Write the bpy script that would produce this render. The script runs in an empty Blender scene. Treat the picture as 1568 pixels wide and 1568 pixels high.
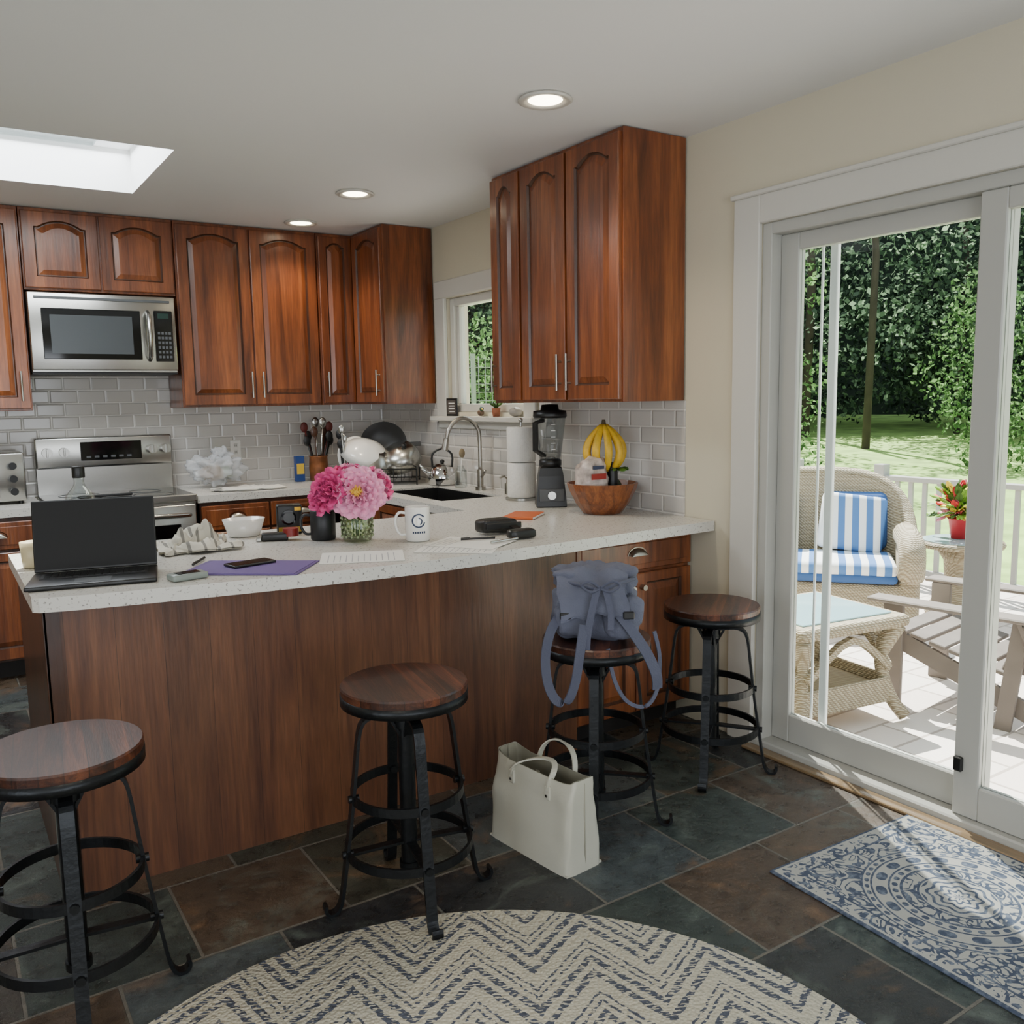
import bpy, bmesh, math, random
import numpy as np
from mathutils import Vector, Matrix, noise
random.seed(7); np.random.seed(7)
pi=math.pi
def lin(h):
    h=h.lstrip('#'); c=[int(h[i:i+2],16)/255 for i in (0,2,4)]
    return tuple((x/12.92 if x<=.04045 else ((x+.055)/1.055)**2.4) for x in c)+(1,)
# ------------------------------------------------------------ materials
def mk(name):
    m=bpy.data.materials.new(name); m.use_nodes=True; nt=m.node_tree; nt.nodes.clear()
    o=nt.nodes.new('ShaderNodeOutputMaterial'); return m,nt,o
def N(nt,t,**k):
    n=nt.nodes.new(t)
    for a,b in k.items(): setattr(n,a,b)
    return n
def L(nt,a,b): nt.links.new(a,b)
def math_n(nt,op,a,b=None,c=None):
    n=N(nt,'ShaderNodeMath',operation=op)
    for i,v in enumerate((a,b,c)):
        if v is None: continue
        if isinstance(v,(int,float)): n.inputs[i].default_value=v
        else: L(nt,v,n.inputs[i])
    return n.outputs[0]
def plain(name,col,rough=.5,metal=0,coat=0,bump=0,bscale=80,var=0,vscale=6,emit=None,es=0):
    m,nt,o=mk(name); b=N(nt,'ShaderNodeBsdfPrincipled'); L(nt,b.outputs[0],o.inputs[0])
    c=lin(col) if isinstance(col,str) else col
    b.inputs['Base Color'].default_value=c; b.inputs['Roughness'].default_value=rough; b.inputs['Metallic'].default_value=metal
    b.inputs['Coat Weight'].default_value=coat
    if emit: b.inputs['Emission Color'].default_value=lin(emit); b.inputs['Emission Strength'].default_value=es
    tc=N(nt,'ShaderNodeTexCoord')
    if var:
        n=N(nt,'ShaderNodeTexNoise'); n.inputs['Scale'].default_value=vscale; n.inputs['Detail'].default_value=4; L(nt,tc.outputs['Object'],n.inputs['Vector'])
        r=N(nt,'ShaderNodeValToRGB'); r.color_ramp.elements[0].position=.3; r.color_ramp.elements[1].position=.7
        r.color_ramp.elements[0].color=tuple(x*(1-var) for x in c[:3])+(1,); r.color_ramp.elements[1].color=tuple(min(1,x*(1+var)) for x in c[:3])+(1,)
        L(nt,n.outputs[0],r.inputs[0]); L(nt,r.outputs[0],b.inputs['Base Color'])
    if bump:
        n=N(nt,'ShaderNodeTexNoise'); n.inputs['Scale'].default_value=bscale; n.inputs['Detail'].default_value=5; L(nt,tc.outputs['Object'],n.inputs['Vector'])
        bp=N(nt,'ShaderNodeBump'); bp.inputs['Strength'].default_value=bump; bp.inputs['Distance'].default_value=.01
        L(nt,n.outputs[0],bp.inputs['Height']); L(nt,bp.outputs[0],b.inputs['Normal'])
    return m
def wood(name,c1,c2,c3,axis='z',rough=.28,board=0,coat=.35,sc=1,gap=0,blo=.72,bhi=1.25):
    m,nt,o=mk(name); b=N(nt,'ShaderNodeBsdfPrincipled'); L(nt,b.outputs[0],o.inputs[0])
    tc=N(nt,'ShaderNodeTexCoord'); mp=N(nt,'ShaderNodeMapping')
    s={'z':(7,7,.55),'x':(.55,7,7),'y':(7,.55,7)}[axis]; mp.inputs['Scale'].default_value=tuple(a*sc for a in s)
    L(nt,tc.outputs['Object'],mp.inputs[0])
    n=N(nt,'ShaderNodeTexNoise'); n.inputs['Scale'].default_value=1.3; n.inputs['Detail'].default_value=8; n.inputs['Distortion'].default_value=1.2; n.inputs['Roughness'].default_value=.62
    L(nt,mp.outputs[0],n.inputs['Vector'])
    r=N(nt,'ShaderNodeValToRGB'); e=r.color_ramp.elements; e[0].position=.3; e[0].color=lin(c1); e[1].position=.72; e[1].color=lin(c3)
    x=e.new(.5); x.color=lin(c2); L(nt,n.outputs[0],r.inputs[0])
    n2=N(nt,'ShaderNodeTexNoise'); n2.inputs['Scale'].default_value=14; n2.inputs['Detail'].default_value=3; L(nt,mp.outputs[0],n2.inputs['Vector'])
    mr=N(nt,'ShaderNodeMapRange'); mr.inputs['From Min'].default_value=.3; mr.inputs['From Max'].default_value=.7; mr.inputs['To Min'].default_value=.76; mr.inputs['To Max'].default_value=1.14
    L(nt,n2.outputs[0],mr.inputs[0])
    mx=N(nt,'ShaderNodeVectorMath',operation='SCALE'); L(nt,r.outputs[0],mx.inputs[0]); L(nt,mr.outputs[0],mx.inputs['Scale'])
    last=mx.outputs[0]
    if board:
        sp=N(nt,'ShaderNodeSeparateXYZ'); L(nt,tc.outputs['Object'],sp.inputs[0])
        d=math_n(nt,'DIVIDE',sp.outputs[0],board); f=math_n(nt,'FLOOR',d)
        w=N(nt,'ShaderNodeTexWhiteNoise',noise_dimensions='1D'); L(nt,f,w.inputs['W'])
        m2=N(nt,'ShaderNodeMapRange'); m2.inputs['To Min'].default_value=blo; m2.inputs['To Max'].default_value=bhi; L(nt,w.outputs[0],m2.inputs[0])
        v=m2.outputs[0]
        if gap: v=math_n(nt,'MULTIPLY',v,math_n(nt,'SUBTRACT',1,math_n(nt,'MULTIPLY',math_n(nt,'LESS_THAN',math_n(nt,'FRACT',d),gap),.6)))
        mz=N(nt,'ShaderNodeVectorMath',operation='SCALE'); L(nt,last,mz.inputs[0]); L(nt,v,mz.inputs['Scale']); last=mz.outputs[0]
    L(nt,last,b.inputs['Base Color']); b.inputs['Roughness'].default_value=rough; b.inputs['Coat Weight'].default_value=coat; b.inputs['Coat Roughness'].default_value=.2
    bp=N(nt,'ShaderNodeBump'); bp.inputs['Strength'].default_value=.1; bp.inputs['Distance'].default_value=.01; L(nt,n2.outputs[0],bp.inputs['Height']); L(nt,bp.outputs[0],b.inputs['Normal'])
    return m
def glass(name,tint=(1,1,1,1),refl=.12,k=.6):
    m,nt,o=mk(name); t=N(nt,'ShaderNodeBsdfTransparent'); t.inputs[0].default_value=tint
    g=N(nt,'ShaderNodeBsdfGlossy'); g.inputs['Roughness'].default_value=.02
    f=N(nt,'ShaderNodeLayerWeight'); f.inputs[0].default_value=refl
    x=N(nt,'ShaderNodeMixShader'); L(nt,math_n(nt,'MULTIPLY',f.outputs['Fresnel'],k),x.inputs[0]); L(nt,t.outputs[0],x.inputs[1]); L(nt,g.outputs[0],x.inputs[2]); L(nt,x.outputs[0],o.inputs[0]); return m
def film(name):
    m,nt,o=mk(name); t=N(nt,'ShaderNodeBsdfTransparent'); g=N(nt,'ShaderNodeBsdfPrincipled'); g.inputs['Base Color'].default_value=(.75,.77,.8,1); g.inputs['Roughness'].default_value=.2
    x=N(nt,'ShaderNodeMixShader'); x.inputs[0].default_value=.38; L(nt,t.outputs[0],x.inputs[1]); L(nt,g.outputs[0],x.inputs[2]); L(nt,x.outputs[0],o.inputs[0]); return m
def tile_mat(name,axis,c1,c2,cm,w,h,rough=.12):
    m,nt,o=mk(name); b=N(nt,'ShaderNodeBsdfPrincipled'); L(nt,b.outputs[0],o.inputs[0])
    tc=N(nt,'ShaderNodeTexCoord'); sp=N(nt,'ShaderNodeSeparateXYZ'); L(nt,tc.outputs['Object'],sp.inputs[0])
    cb=N(nt,'ShaderNodeCombineXYZ'); L(nt,sp.outputs[0 if axis=='x' else 1],cb.inputs[0]); L(nt,sp.outputs[2],cb.inputs[1])
    br=N(nt,'ShaderNodeTexBrick'); br.offset=.5; L(nt,cb.outputs[0],br.inputs['Vector'])
    br.inputs['Scale'].default_value=1; br.inputs['Brick Width'].default_value=w; br.inputs['Row Height'].default_value=h
    br.inputs['Mortar Size'].default_value=.003; br.inputs['Mortar Smooth'].default_value=.2
    br.inputs['Color1'].default_value=lin(c1); br.inputs['Color2'].default_value=lin(c2); br.inputs['Mortar'].default_value=lin(cm)
    L(nt,br.outputs['Color'],b.inputs['Base Color']); b.inputs['Roughness'].default_value=rough
    b2=N(nt,'ShaderNodeTexBrick'); b2.offset=.5; L(nt,cb.outputs[0],b2.inputs['Vector']); b2.inputs['Scale'].default_value=1; b2.inputs['Brick Width'].default_value=w; b2.inputs['Row Height'].default_value=h; b2.inputs['Mortar Size'].default_value=.01; b2.inputs['Mortar Smooth'].default_value=1
    bp=N(nt,'ShaderNodeBump',invert=True); bp.inputs['Strength'].default_value=.7; bp.inputs['Distance'].default_value=.005; L(nt,b2.outputs['Fac'],bp.inputs['Height']); L(nt,bp.outputs[0],b.inputs['Normal'])
    return m
def slate_mat():
    m,nt,o=mk('slate_tiles'); b=N(nt,'ShaderNodeBsdfPrincipled'); L(nt,b.outputs[0],o.inputs[0])
    tc=N(nt,'ShaderNodeTexCoord'); mp=N(nt,'ShaderNodeMapping'); mp.inputs['Location'].default_value=(.13,.2,0); L(nt,tc.outputs['Object'],mp.inputs[0])
    br=N(nt,'ShaderNodeTexBrick'); br.offset=.5; L(nt,mp.outputs[0],br.inputs['Vector']); br.inputs['Scale'].default_value=1; br.inputs['Brick Width'].default_value=.41; br.inputs['Row Height'].default_value=.41
    br.inputs['Mortar Size'].default_value=.005; br.inputs['Mortar Smooth'].default_value=.3; br.inputs['Color1'].default_value=(0,0,0,1); br.inputs['Color2'].default_value=(1,1,1,1)
    r=N(nt,'ShaderNodeValToRGB'); r.color_ramp.interpolation='CONSTANT'; e=r.color_ramp.elements
    cols=['#26292a','#393a31','#323b38','#4a3d31','#242729','#454c4d','#3a3631','#524436']
    e[0].color=lin(cols[0]); e[1].position=1/8; e[1].color=lin(cols[1])
    for i in range(2,8): q=e.new(i/8); q.color=lin(cols[i])
    L(nt,br.outputs['Color'],r.inputs[0])
    n=N(nt,'ShaderNodeTexNoise'); n.inputs['Scale'].default_value=2.6; n.inputs['Detail'].default_value=10; n.inputs['Roughness'].default_value=.68; n.inputs['Distortion'].default_value=.9
    of=N(nt,'ShaderNodeVectorMath',operation='MULTIPLY_ADD'); of.inputs[1].default_value=(9,5,3); L(nt,br.outputs['Color'],of.inputs[0]); L(nt,tc.outputs['Object'],of.inputs[2]); L(nt,of.outputs[0],n.inputs['Vector'])
    rr=N(nt,'ShaderNodeValToRGB'); e=rr.color_ramp.elements; e[0].position=.56; e[0].color=(0,0,0,1); e[1].position=.72; e[1].color=(.85,.85,.85,1); L(nt,n.outputs[0],rr.inputs[0])
    mx=N(nt,'ShaderNodeMix',data_type='RGBA'); L(nt,rr.outputs[0],mx.inputs[0]); L(nt,r.outputs[0],mx.inputs[6]); mx.inputs[7].default_value=lin('#7a5c40')
    gg=N(nt,'ShaderNodeValToRGB'); e=gg.color_ramp.elements; e[0].position=.34; e[0].color=(.8,.8,.8,1); e[1].position=.46; e[1].color=(0,0,0,1); L(nt,n.outputs[0],gg.inputs[0])
    mg=N(nt,'ShaderNodeMix',data_type='RGBA'); L(nt,gg.outputs[0],mg.inputs[0]); L(nt,mx.outputs[2],mg.inputs[6]); mg.inputs[7].default_value=lin('#5a635c')
    n3=N(nt,'ShaderNodeTexNoise'); n3.inputs['Scale'].default_value=14; n3.inputs['Detail'].default_value=9; n3.inputs['Roughness'].default_value=.7; L(nt,tc.outputs['Object'],n3.inputs['Vector'])
    mr=N(nt,'ShaderNodeMapRange'); mr.inputs['From Min'].default_value=.3; mr.inputs['From Max'].default_value=.7; mr.inputs['To Min'].default_value=.5; mr.inputs['To Max'].default_value=1.4; L(nt,n3.outputs[0],mr.inputs[0])
    sc=N(nt,'ShaderNodeVectorMath',operation='SCALE'); L(nt,mg.outputs[2],sc.inputs[0]); L(nt,mr.outputs[0],sc.inputs['Scale'])
    m2=N(nt,'ShaderNodeMix',data_type='RGBA'); L(nt,br.outputs['Fac'],m2.inputs[0]); L(nt,sc.outputs[0],m2.inputs[6]); m2.inputs[7].default_value=lin('#66625a')
    L(nt,m2.outputs[2],b.inputs['Base Color']); 
    r2=N(nt,'ShaderNodeMapRange'); r2.inputs['To Min'].default_value=.1; r2.inputs['To Max'].default_value=.5; L(nt,n3.outputs[0],r2.inputs[0]); L(nt,r2.outputs[0],b.inputs['Roughness'])
    bp=N(nt,'ShaderNodeBump'); bp.inputs['Strength'].default_value=.6; bp.inputs['Distance'].default_value=.02; L(nt,n3.outputs[0],bp.inputs['Height'])
    bq=N(nt,'ShaderNodeBump',invert=True); bq.inputs['Strength'].default_value=.6; bq.inputs['Distance'].default_value=.005; L(nt,br.outputs['Fac'],bq.inputs['Height']); L(nt,bp.outputs[0],bq.inputs['Normal']); L(nt,bq.outputs[0],b.inputs['Normal'])
    return m
def chevron_mat():
    m,nt,o=mk('chevron_rug'); b=N(nt,'ShaderNodeBsdfPrincipled'); L(nt,b.outputs[0],o.inputs[0]); b.inputs['Roughness'].default_value=.95
    tc=N(nt,'ShaderNodeTexCoord'); mp=N(nt,'ShaderNodeMapping'); mp.inputs['Rotation'].default_value=(0,0,math.radians(28)); L(nt,tc.outputs['Object'],mp.inputs[0])
    sp=N(nt,'ShaderNodeSeparateXYZ'); L(nt,mp.outputs[0],sp.inputs[0]); x,y=sp.outputs[0],sp.outputs[1]
    tri=math_n(nt,'PINGPONG',x,.15)
    v=math_n(nt,'ADD',y,math_n(nt,'MULTIPLY',tri,1.25))
    nw=N(nt,'ShaderNodeTexNoise'); nw.inputs['Scale'].default_value=45; nw.inputs['Detail'].default_value=2; L(nt,tc.outputs['Object'],nw.inputs['Vector'])
    v=math_n(nt,'ADD',v,math_n(nt,'MULTIPLY',math_n(nt,'SUBTRACT',nw.outputs[0],.5),.026))
    f=math_n(nt,'FRACT',math_n(nt,'DIVIDE',v,.21))
    def st(c,w): return math_n(nt,'LESS_THAN',math_n(nt,'ABSOLUTE',math_n(nt,'SUBTRACT',f,c)),w)
    s=math_n(nt,'MAXIMUM',st(.2,.07),math_n(nt,'MAXIMUM',st(.48,.07),math_n(nt,'MAXIMUM',st(.70,.026),st(.84,.026))))
    m3=N(nt,'ShaderNodeMapping'); m3.inputs['Scale'].default_value=(45,150,1); L(nt,mp.outputs[0],m3.inputs[0])
    n=N(nt,'ShaderNodeTexNoise'); n.inputs['Scale'].default_value=1; n.inputs['Detail'].default_value=1; L(nt,m3.outputs[0],n.inputs['Vector'])
    s=math_n(nt,'MULTIPLY',s,math_n(nt,'GREATER_THAN',n.outputs[0],.465))
    mx=N(nt,'ShaderNodeMix',data_type='RGBA'); L(nt,s,mx.inputs[0]); mx.inputs[6].default_value=lin('#c8c3b2'); mx.inputs[7].default_value=lin('#505665')
    L(nt,mx.outputs[2],b.inputs['Base Color'])
    n2=N(nt,'ShaderNodeTexVoronoi'); n2.inputs['Scale'].default_value=110; L(nt,tc.outputs['Object'],n2.inputs['Vector'])
    bp=N(nt,'ShaderNodeBump',invert=True); bp.inputs['Strength'].default_value=.9; bp.inputs['Distance'].default_value=.006; L(nt,n2.outputs[0],bp.inputs['Height']); L(nt,bp.outputs[0],b.inputs['Normal'])
    return m
def medallion_mat(hw,hl):
    m,nt,o=mk('medallion_rug'); b=N(nt,'ShaderNodeBsdfPrincipled'); L(nt,b.outputs[0],o.inputs[0]); b.inputs['Roughness'].default_value=.95
    tc=N(nt,'ShaderNodeTexCoord'); sp=N(nt,'ShaderNodeSeparateXYZ'); L(nt,tc.outputs['Object'],sp.inputs[0]); x=sp.outputs[0]; y0=sp.outputs[1]
    y=math_n(nt,'SUBTRACT',math_n(nt,'ABSOLUTE',math_n(nt,'ADD',y0,.045)),.27)
    r=math_n(nt,'SQRT',math_n(nt,'ADD',math_n(nt,'MULTIPLY',x,x),math_n(nt,'MULTIPLY',y,y)))
    th=math_n(nt,'ARCTAN2',y,x)
    def band(a,bb): return math_n(nt,'MULTIPLY',math_n(nt,'GREATER_THAN',r,a),math_n(nt,'LESS_THAN',r,bb))
    def dots(n,a,bb,ph=0):
        s=math_n(nt,'SINE',math_n(nt,'ADD',math_n(nt,'MULTIPLY',th,n),ph)); q=math_n(nt,'SINE',math_n(nt,'MULTIPLY',math_n(nt,'SUBTRACT',r,a),pi/(bb-a)))
        return math_n(nt,'MULTIPLY',math_n(nt,'GREATER_THAN',math_n(nt,'MULTIPLY',math_n(nt,'ADD',math_n(nt,'MULTIPLY',s,.5),.5),q),.38),band(a,bb))
    n5=N(nt,'ShaderNodeTexNoise'); n5.inputs['Scale'].default_value=14; n5.inputs['Distortion'].default_value=2.4; n5.inputs['Detail'].default_value=1; L(nt,tc.outputs['Object'],n5.inputs['Vector'])
    scroll=math_n(nt,'LESS_THAN',math_n(nt,'ABSOLUTE',math_n(nt,'SUBTRACT',n5.outputs[0],.5)),.06)
    outm=math_n(nt,'GREATER_THAN',r,.262)
    rose=math_n(nt,'MULTIPLY',math_n(nt,'GREATER_THAN',math_n(nt,'SINE',math_n(nt,'ADD',math_n(nt,'MULTIPLY',r,260),math_n(nt,'MULTIPLY',math_n(nt,'SINE',math_n(nt,'MULTIPLY',th,8)),1.6))),.35),band(.0,.10))
    terms=[rose,band(.104,.110),math_n(nt,'MULTIPLY',scroll,band(.110,.148)),band(.148,.156),dots(30,.158,.180),band(.182,.188),dots(16,.188,.228,1),band(.230,.236),dots(44,.237,.254),band(.256,.262),math_n(nt,'MULTIPLY',scroll,outm)]
    pat=terms[0]
    for t in terms[1:]: pat=math_n(nt,'MAXIMUM',pat,t)
    ax=math_n(nt,'ABSOLUTE',x); ay=math_n(nt,'ABSOLUTE',y0)
    edge=math_n(nt,'MINIMUM',math_n(nt,'SUBTRACT',hw,ax),math_n(nt,'SUBTRACT',hl,ay))
    inb=math_n(nt,'LESS_THAN',edge,.07)
    n6=N(nt,'ShaderNodeTexNoise'); n6.inputs['Scale'].default_value=26; n6.inputs['Distortion'].default_value=2.; n6.inputs['Detail'].default_value=1; L(nt,tc.outputs['Object'],n6.inputs['Vector'])
    bs=math_n(nt,'GREATER_THAN',n6.outputs[0],.52)
    lines=math_n(nt,'MAXIMUM',math_n(nt,'LESS_THAN',edge,.01),math_n(nt,'LESS_THAN',math_n(nt,'ABSOLUTE',math_n(nt,'SUBTRACT',edge,.066)),.004))
    bl=math_n(nt,'MAXIMUM',lines,math_n(nt,'MULTIPLY',bs,math_n(nt,'GREATER_THAN',edge,.018)))
    pat=math_n(nt,'ADD',math_n(nt,'MULTIPLY',pat,math_n(nt,'SUBTRACT',1,inb)),math_n(nt,'MULTIPLY',bl,inb))
    n=N(nt,'ShaderNodeTexNoise'); n.inputs['Scale'].default_value=60; n.inputs['Detail'].default_value=4; L(nt,tc.outputs['Object'],n.inputs['Vector'])
    pat=math_n(nt,'MULTIPLY',pat,math_n(nt,'ADD',.15,math_n(nt,'MULTIPLY',n.outputs[0],1.3)))
    rr=N(nt,'ShaderNodeValToRGB'); e=rr.color_ramp.elements; e[0].position=.1; e[0].color=lin('#a3a39d'); e[1].position=.85; e[1].color=lin('#3d475a'); q=e.new(.5); q.color=lin('#6f7886')
    L(nt,pat,rr.inputs[0]); L(nt,rr.outputs[0],b.inputs['Base Color'])
    bp=N(nt,'ShaderNodeBump'); bp.inputs['Strength'].default_value=.6; bp.inputs['Distance'].default_value=.004; L(nt,n.outputs[0],bp.inputs['Height']); L(nt,bp.outputs[0],b.inputs['Normal'])
    return m
def stripe_mat(name,c1,c2,period,axis=0,rot=0,duty=.5):
    m,nt,o=mk(name); b=N(nt,'ShaderNodeBsdfPrincipled'); L(nt,b.outputs[0],o.inputs[0]); b.inputs['Roughness'].default_value=.9
    tc=N(nt,'ShaderNodeTexCoord'); mp=N(nt,'ShaderNodeMapping'); mp.inputs['Rotation'].default_value=(0,0,rot); L(nt,tc.outputs['Object'],mp.inputs[0]); sp=N(nt,'ShaderNodeSeparateXYZ'); L(nt,mp.outputs[0],sp.inputs[0])
    s=math_n(nt,'LESS_THAN',math_n(nt,'FRACT',math_n(nt,'DIVIDE',sp.outputs[axis],period)),duty)
    mx=N(nt,'ShaderNodeMix',data_type='RGBA'); L(nt,s,mx.inputs[0]); mx.inputs[6].default_value=lin(c1); mx.inputs[7].default_value=lin(c2); L(nt,mx.outputs[2],b.inputs['Base Color']); return m
def wicker_mat():
    m,nt,o=mk('wicker'); b=N(nt,'ShaderNodeBsdfPrincipled'); L(nt,b.outputs[0],o.inputs[0]); b.inputs['Roughness'].default_value=.7
    tc=N(nt,'ShaderNodeTexCoord'); w1=N(nt,'ShaderNodeTexWave',bands_direction='DIAGONAL'); w1.inputs['Scale'].default_value=28; w1.inputs['Distortion'].default_value=1; L(nt,tc.outputs['Object'],w1.inputs['Vector'])
    w2=N(nt,'ShaderNodeTexWave',bands_direction='Z'); w2.inputs['Scale'].default_value=32; L(nt,tc.outputs['Object'],w2.inputs['Vector'])
    h=math_n(nt,'MULTIPLY',w1.outputs['Fac'],w2.outputs['Fac'])
    r=N(nt,'ShaderNodeValToRGB'); r.color_ramp.elements[0].color=lin('#7d6f58'); r.color_ramp.elements[1].color=lin('#c6bba3'); r.color_ramp.elements[1].position=.4; L(nt,h,r.inputs[0]); L(nt,r.outputs[0],b.inputs['Base Color'])
    bp=N(nt,'ShaderNodeBump'); bp.inputs['Strength'].default_value=.8; bp.inputs['Distance'].default_value=.01; L(nt,h,bp.inputs['Height']); L(nt,bp.outputs[0],b.inputs['Normal']); return m
def leaf_mat(name,cols,tr=.5):
    m,nt,o=mk(name); g=N(nt,'ShaderNodeNewGeometry'); r=N(nt,'ShaderNodeValToRGB'); e=r.color_ramp.elements
    e[0].color=lin(cols[0]); e[1].color=lin(cols[-1])
    for i in range(1,len(cols)-1): q=e.new(i/(len(cols)-1)); q.color=lin(cols[i])
    L(nt,g.outputs['Random Per Island'],r.inputs[0])
    d=N(nt,'ShaderNodeBsdfDiffuse'); t=N(nt,'ShaderNodeBsdfTranslucent'); L(nt,r.outputs[0],d.inputs[0]); L(nt,r.outputs[0],t.inputs[0])
    x=N(nt,'ShaderNodeMixShader'); x.inputs[0].default_value=tr; L(nt,d.outputs[0],x.inputs[1]); L(nt,t.outputs[0],x.inputs[2]); L(nt,x.outputs[0],o.inputs[0]); return m
def speckle(name,c,c2,rough=.25):
    m,nt,o=mk(name); b=N(nt,'ShaderNodeBsdfPrincipled'); L(nt,b.outputs[0],o.inputs[0]); b.inputs['Roughness'].default_value=rough
    tc=N(nt,'ShaderNodeTexCoord'); v=N(nt,'ShaderNodeTexNoise'); v.inputs['Scale'].default_value=120; v.inputs['Detail'].default_value=2; L(nt,tc.outputs['Object'],v.inputs['Vector'])
    r=N(nt,'ShaderNodeValToRGB'); r.color_ramp.elements[0].position=.3; r.color_ramp.elements[0].color=lin(c2); r.color_ramp.elements[1].position=.4; r.color_ramp.elements[1].color=lin(c); L(nt,v.outputs[0],r.inputs[0]); L(nt,r.outputs[0],b.inputs['Base Color']); return m
def paver():
    m,nt,o=mk('patio_pavers'); b=N(nt,'ShaderNodeBsdfPrincipled'); L(nt,b.outputs[0],o.inputs[0]); b.inputs['Roughness'].default_value=.9
    tc=N(nt,'ShaderNodeTexCoord'); br=N(nt,'ShaderNodeTexBrick'); L(nt,tc.outputs['Object'],br.inputs['Vector']); br.inputs['Scale'].default_value=1; br.inputs['Brick Width'].default_value=.4; br.inputs['Row Height'].default_value=.2; br.inputs['Mortar Size'].default_value=.008
    br.inputs['Color1'].default_value=lin('#dfd6cf'); br.inputs['Color2'].default_value=lin('#d3c4bb'); br.inputs['Mortar'].default_value=lin('#ab9f96'); L(nt,br.outputs[0],b.inputs['Base Color']); return m
W=plain('wall_paint','#c9c1ab',.7,bump=.03); CE=plain('ceiling_paint','#e6e6e4',.85,bump=.03); TR=plain('trim_white','#c8c5bc',.4); VIN=plain('vinyl_frame','#adaca5',.4)
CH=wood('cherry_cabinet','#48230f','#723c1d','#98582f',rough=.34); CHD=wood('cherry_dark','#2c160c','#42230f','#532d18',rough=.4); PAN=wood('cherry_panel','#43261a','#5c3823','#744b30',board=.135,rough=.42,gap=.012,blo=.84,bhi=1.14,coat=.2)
SEAT=wood('stool_seat_wood','#1e0e08','#422012','#6d3c22','y',rough=.42,sc=3,board=.05,gap=.05,coat=.25,blo=.5,bhi=1.5)
QZ=speckle('quartz_counter','#cfccc4','#85807a'); TX=tile_mat('subway_back','x','#c6c2bc','#bab6b0','#dedbd4',.152,.0765); TY=tile_mat('subway_side','y','#c6c2bc','#bab6b0','#dedbd4',.152,.0765)
SL=slate_mat(); IRON=plain('black_iron','#242628',.38,.75,bump=.15,bscale=60); STL=plain('stainless','#b7b6b1',.27,1); STB=plain('brushed_nickel','#a9a59c',.3,1); CHR=plain('chrome','#d8d8d8',.08,1)
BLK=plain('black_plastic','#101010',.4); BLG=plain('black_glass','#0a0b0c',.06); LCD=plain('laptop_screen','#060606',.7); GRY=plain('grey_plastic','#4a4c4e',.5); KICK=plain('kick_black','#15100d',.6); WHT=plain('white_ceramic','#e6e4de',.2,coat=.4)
GL=glass('window_glass',(.93,.96,.95,1)); JAR=glass('clear_glass',(.9,.93,.93,1),.3,.5); LED=plain('lamp_lens','#fff4dd',.5,emit='#fff0cf',es=14)
WK=wicker_mat()
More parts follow.
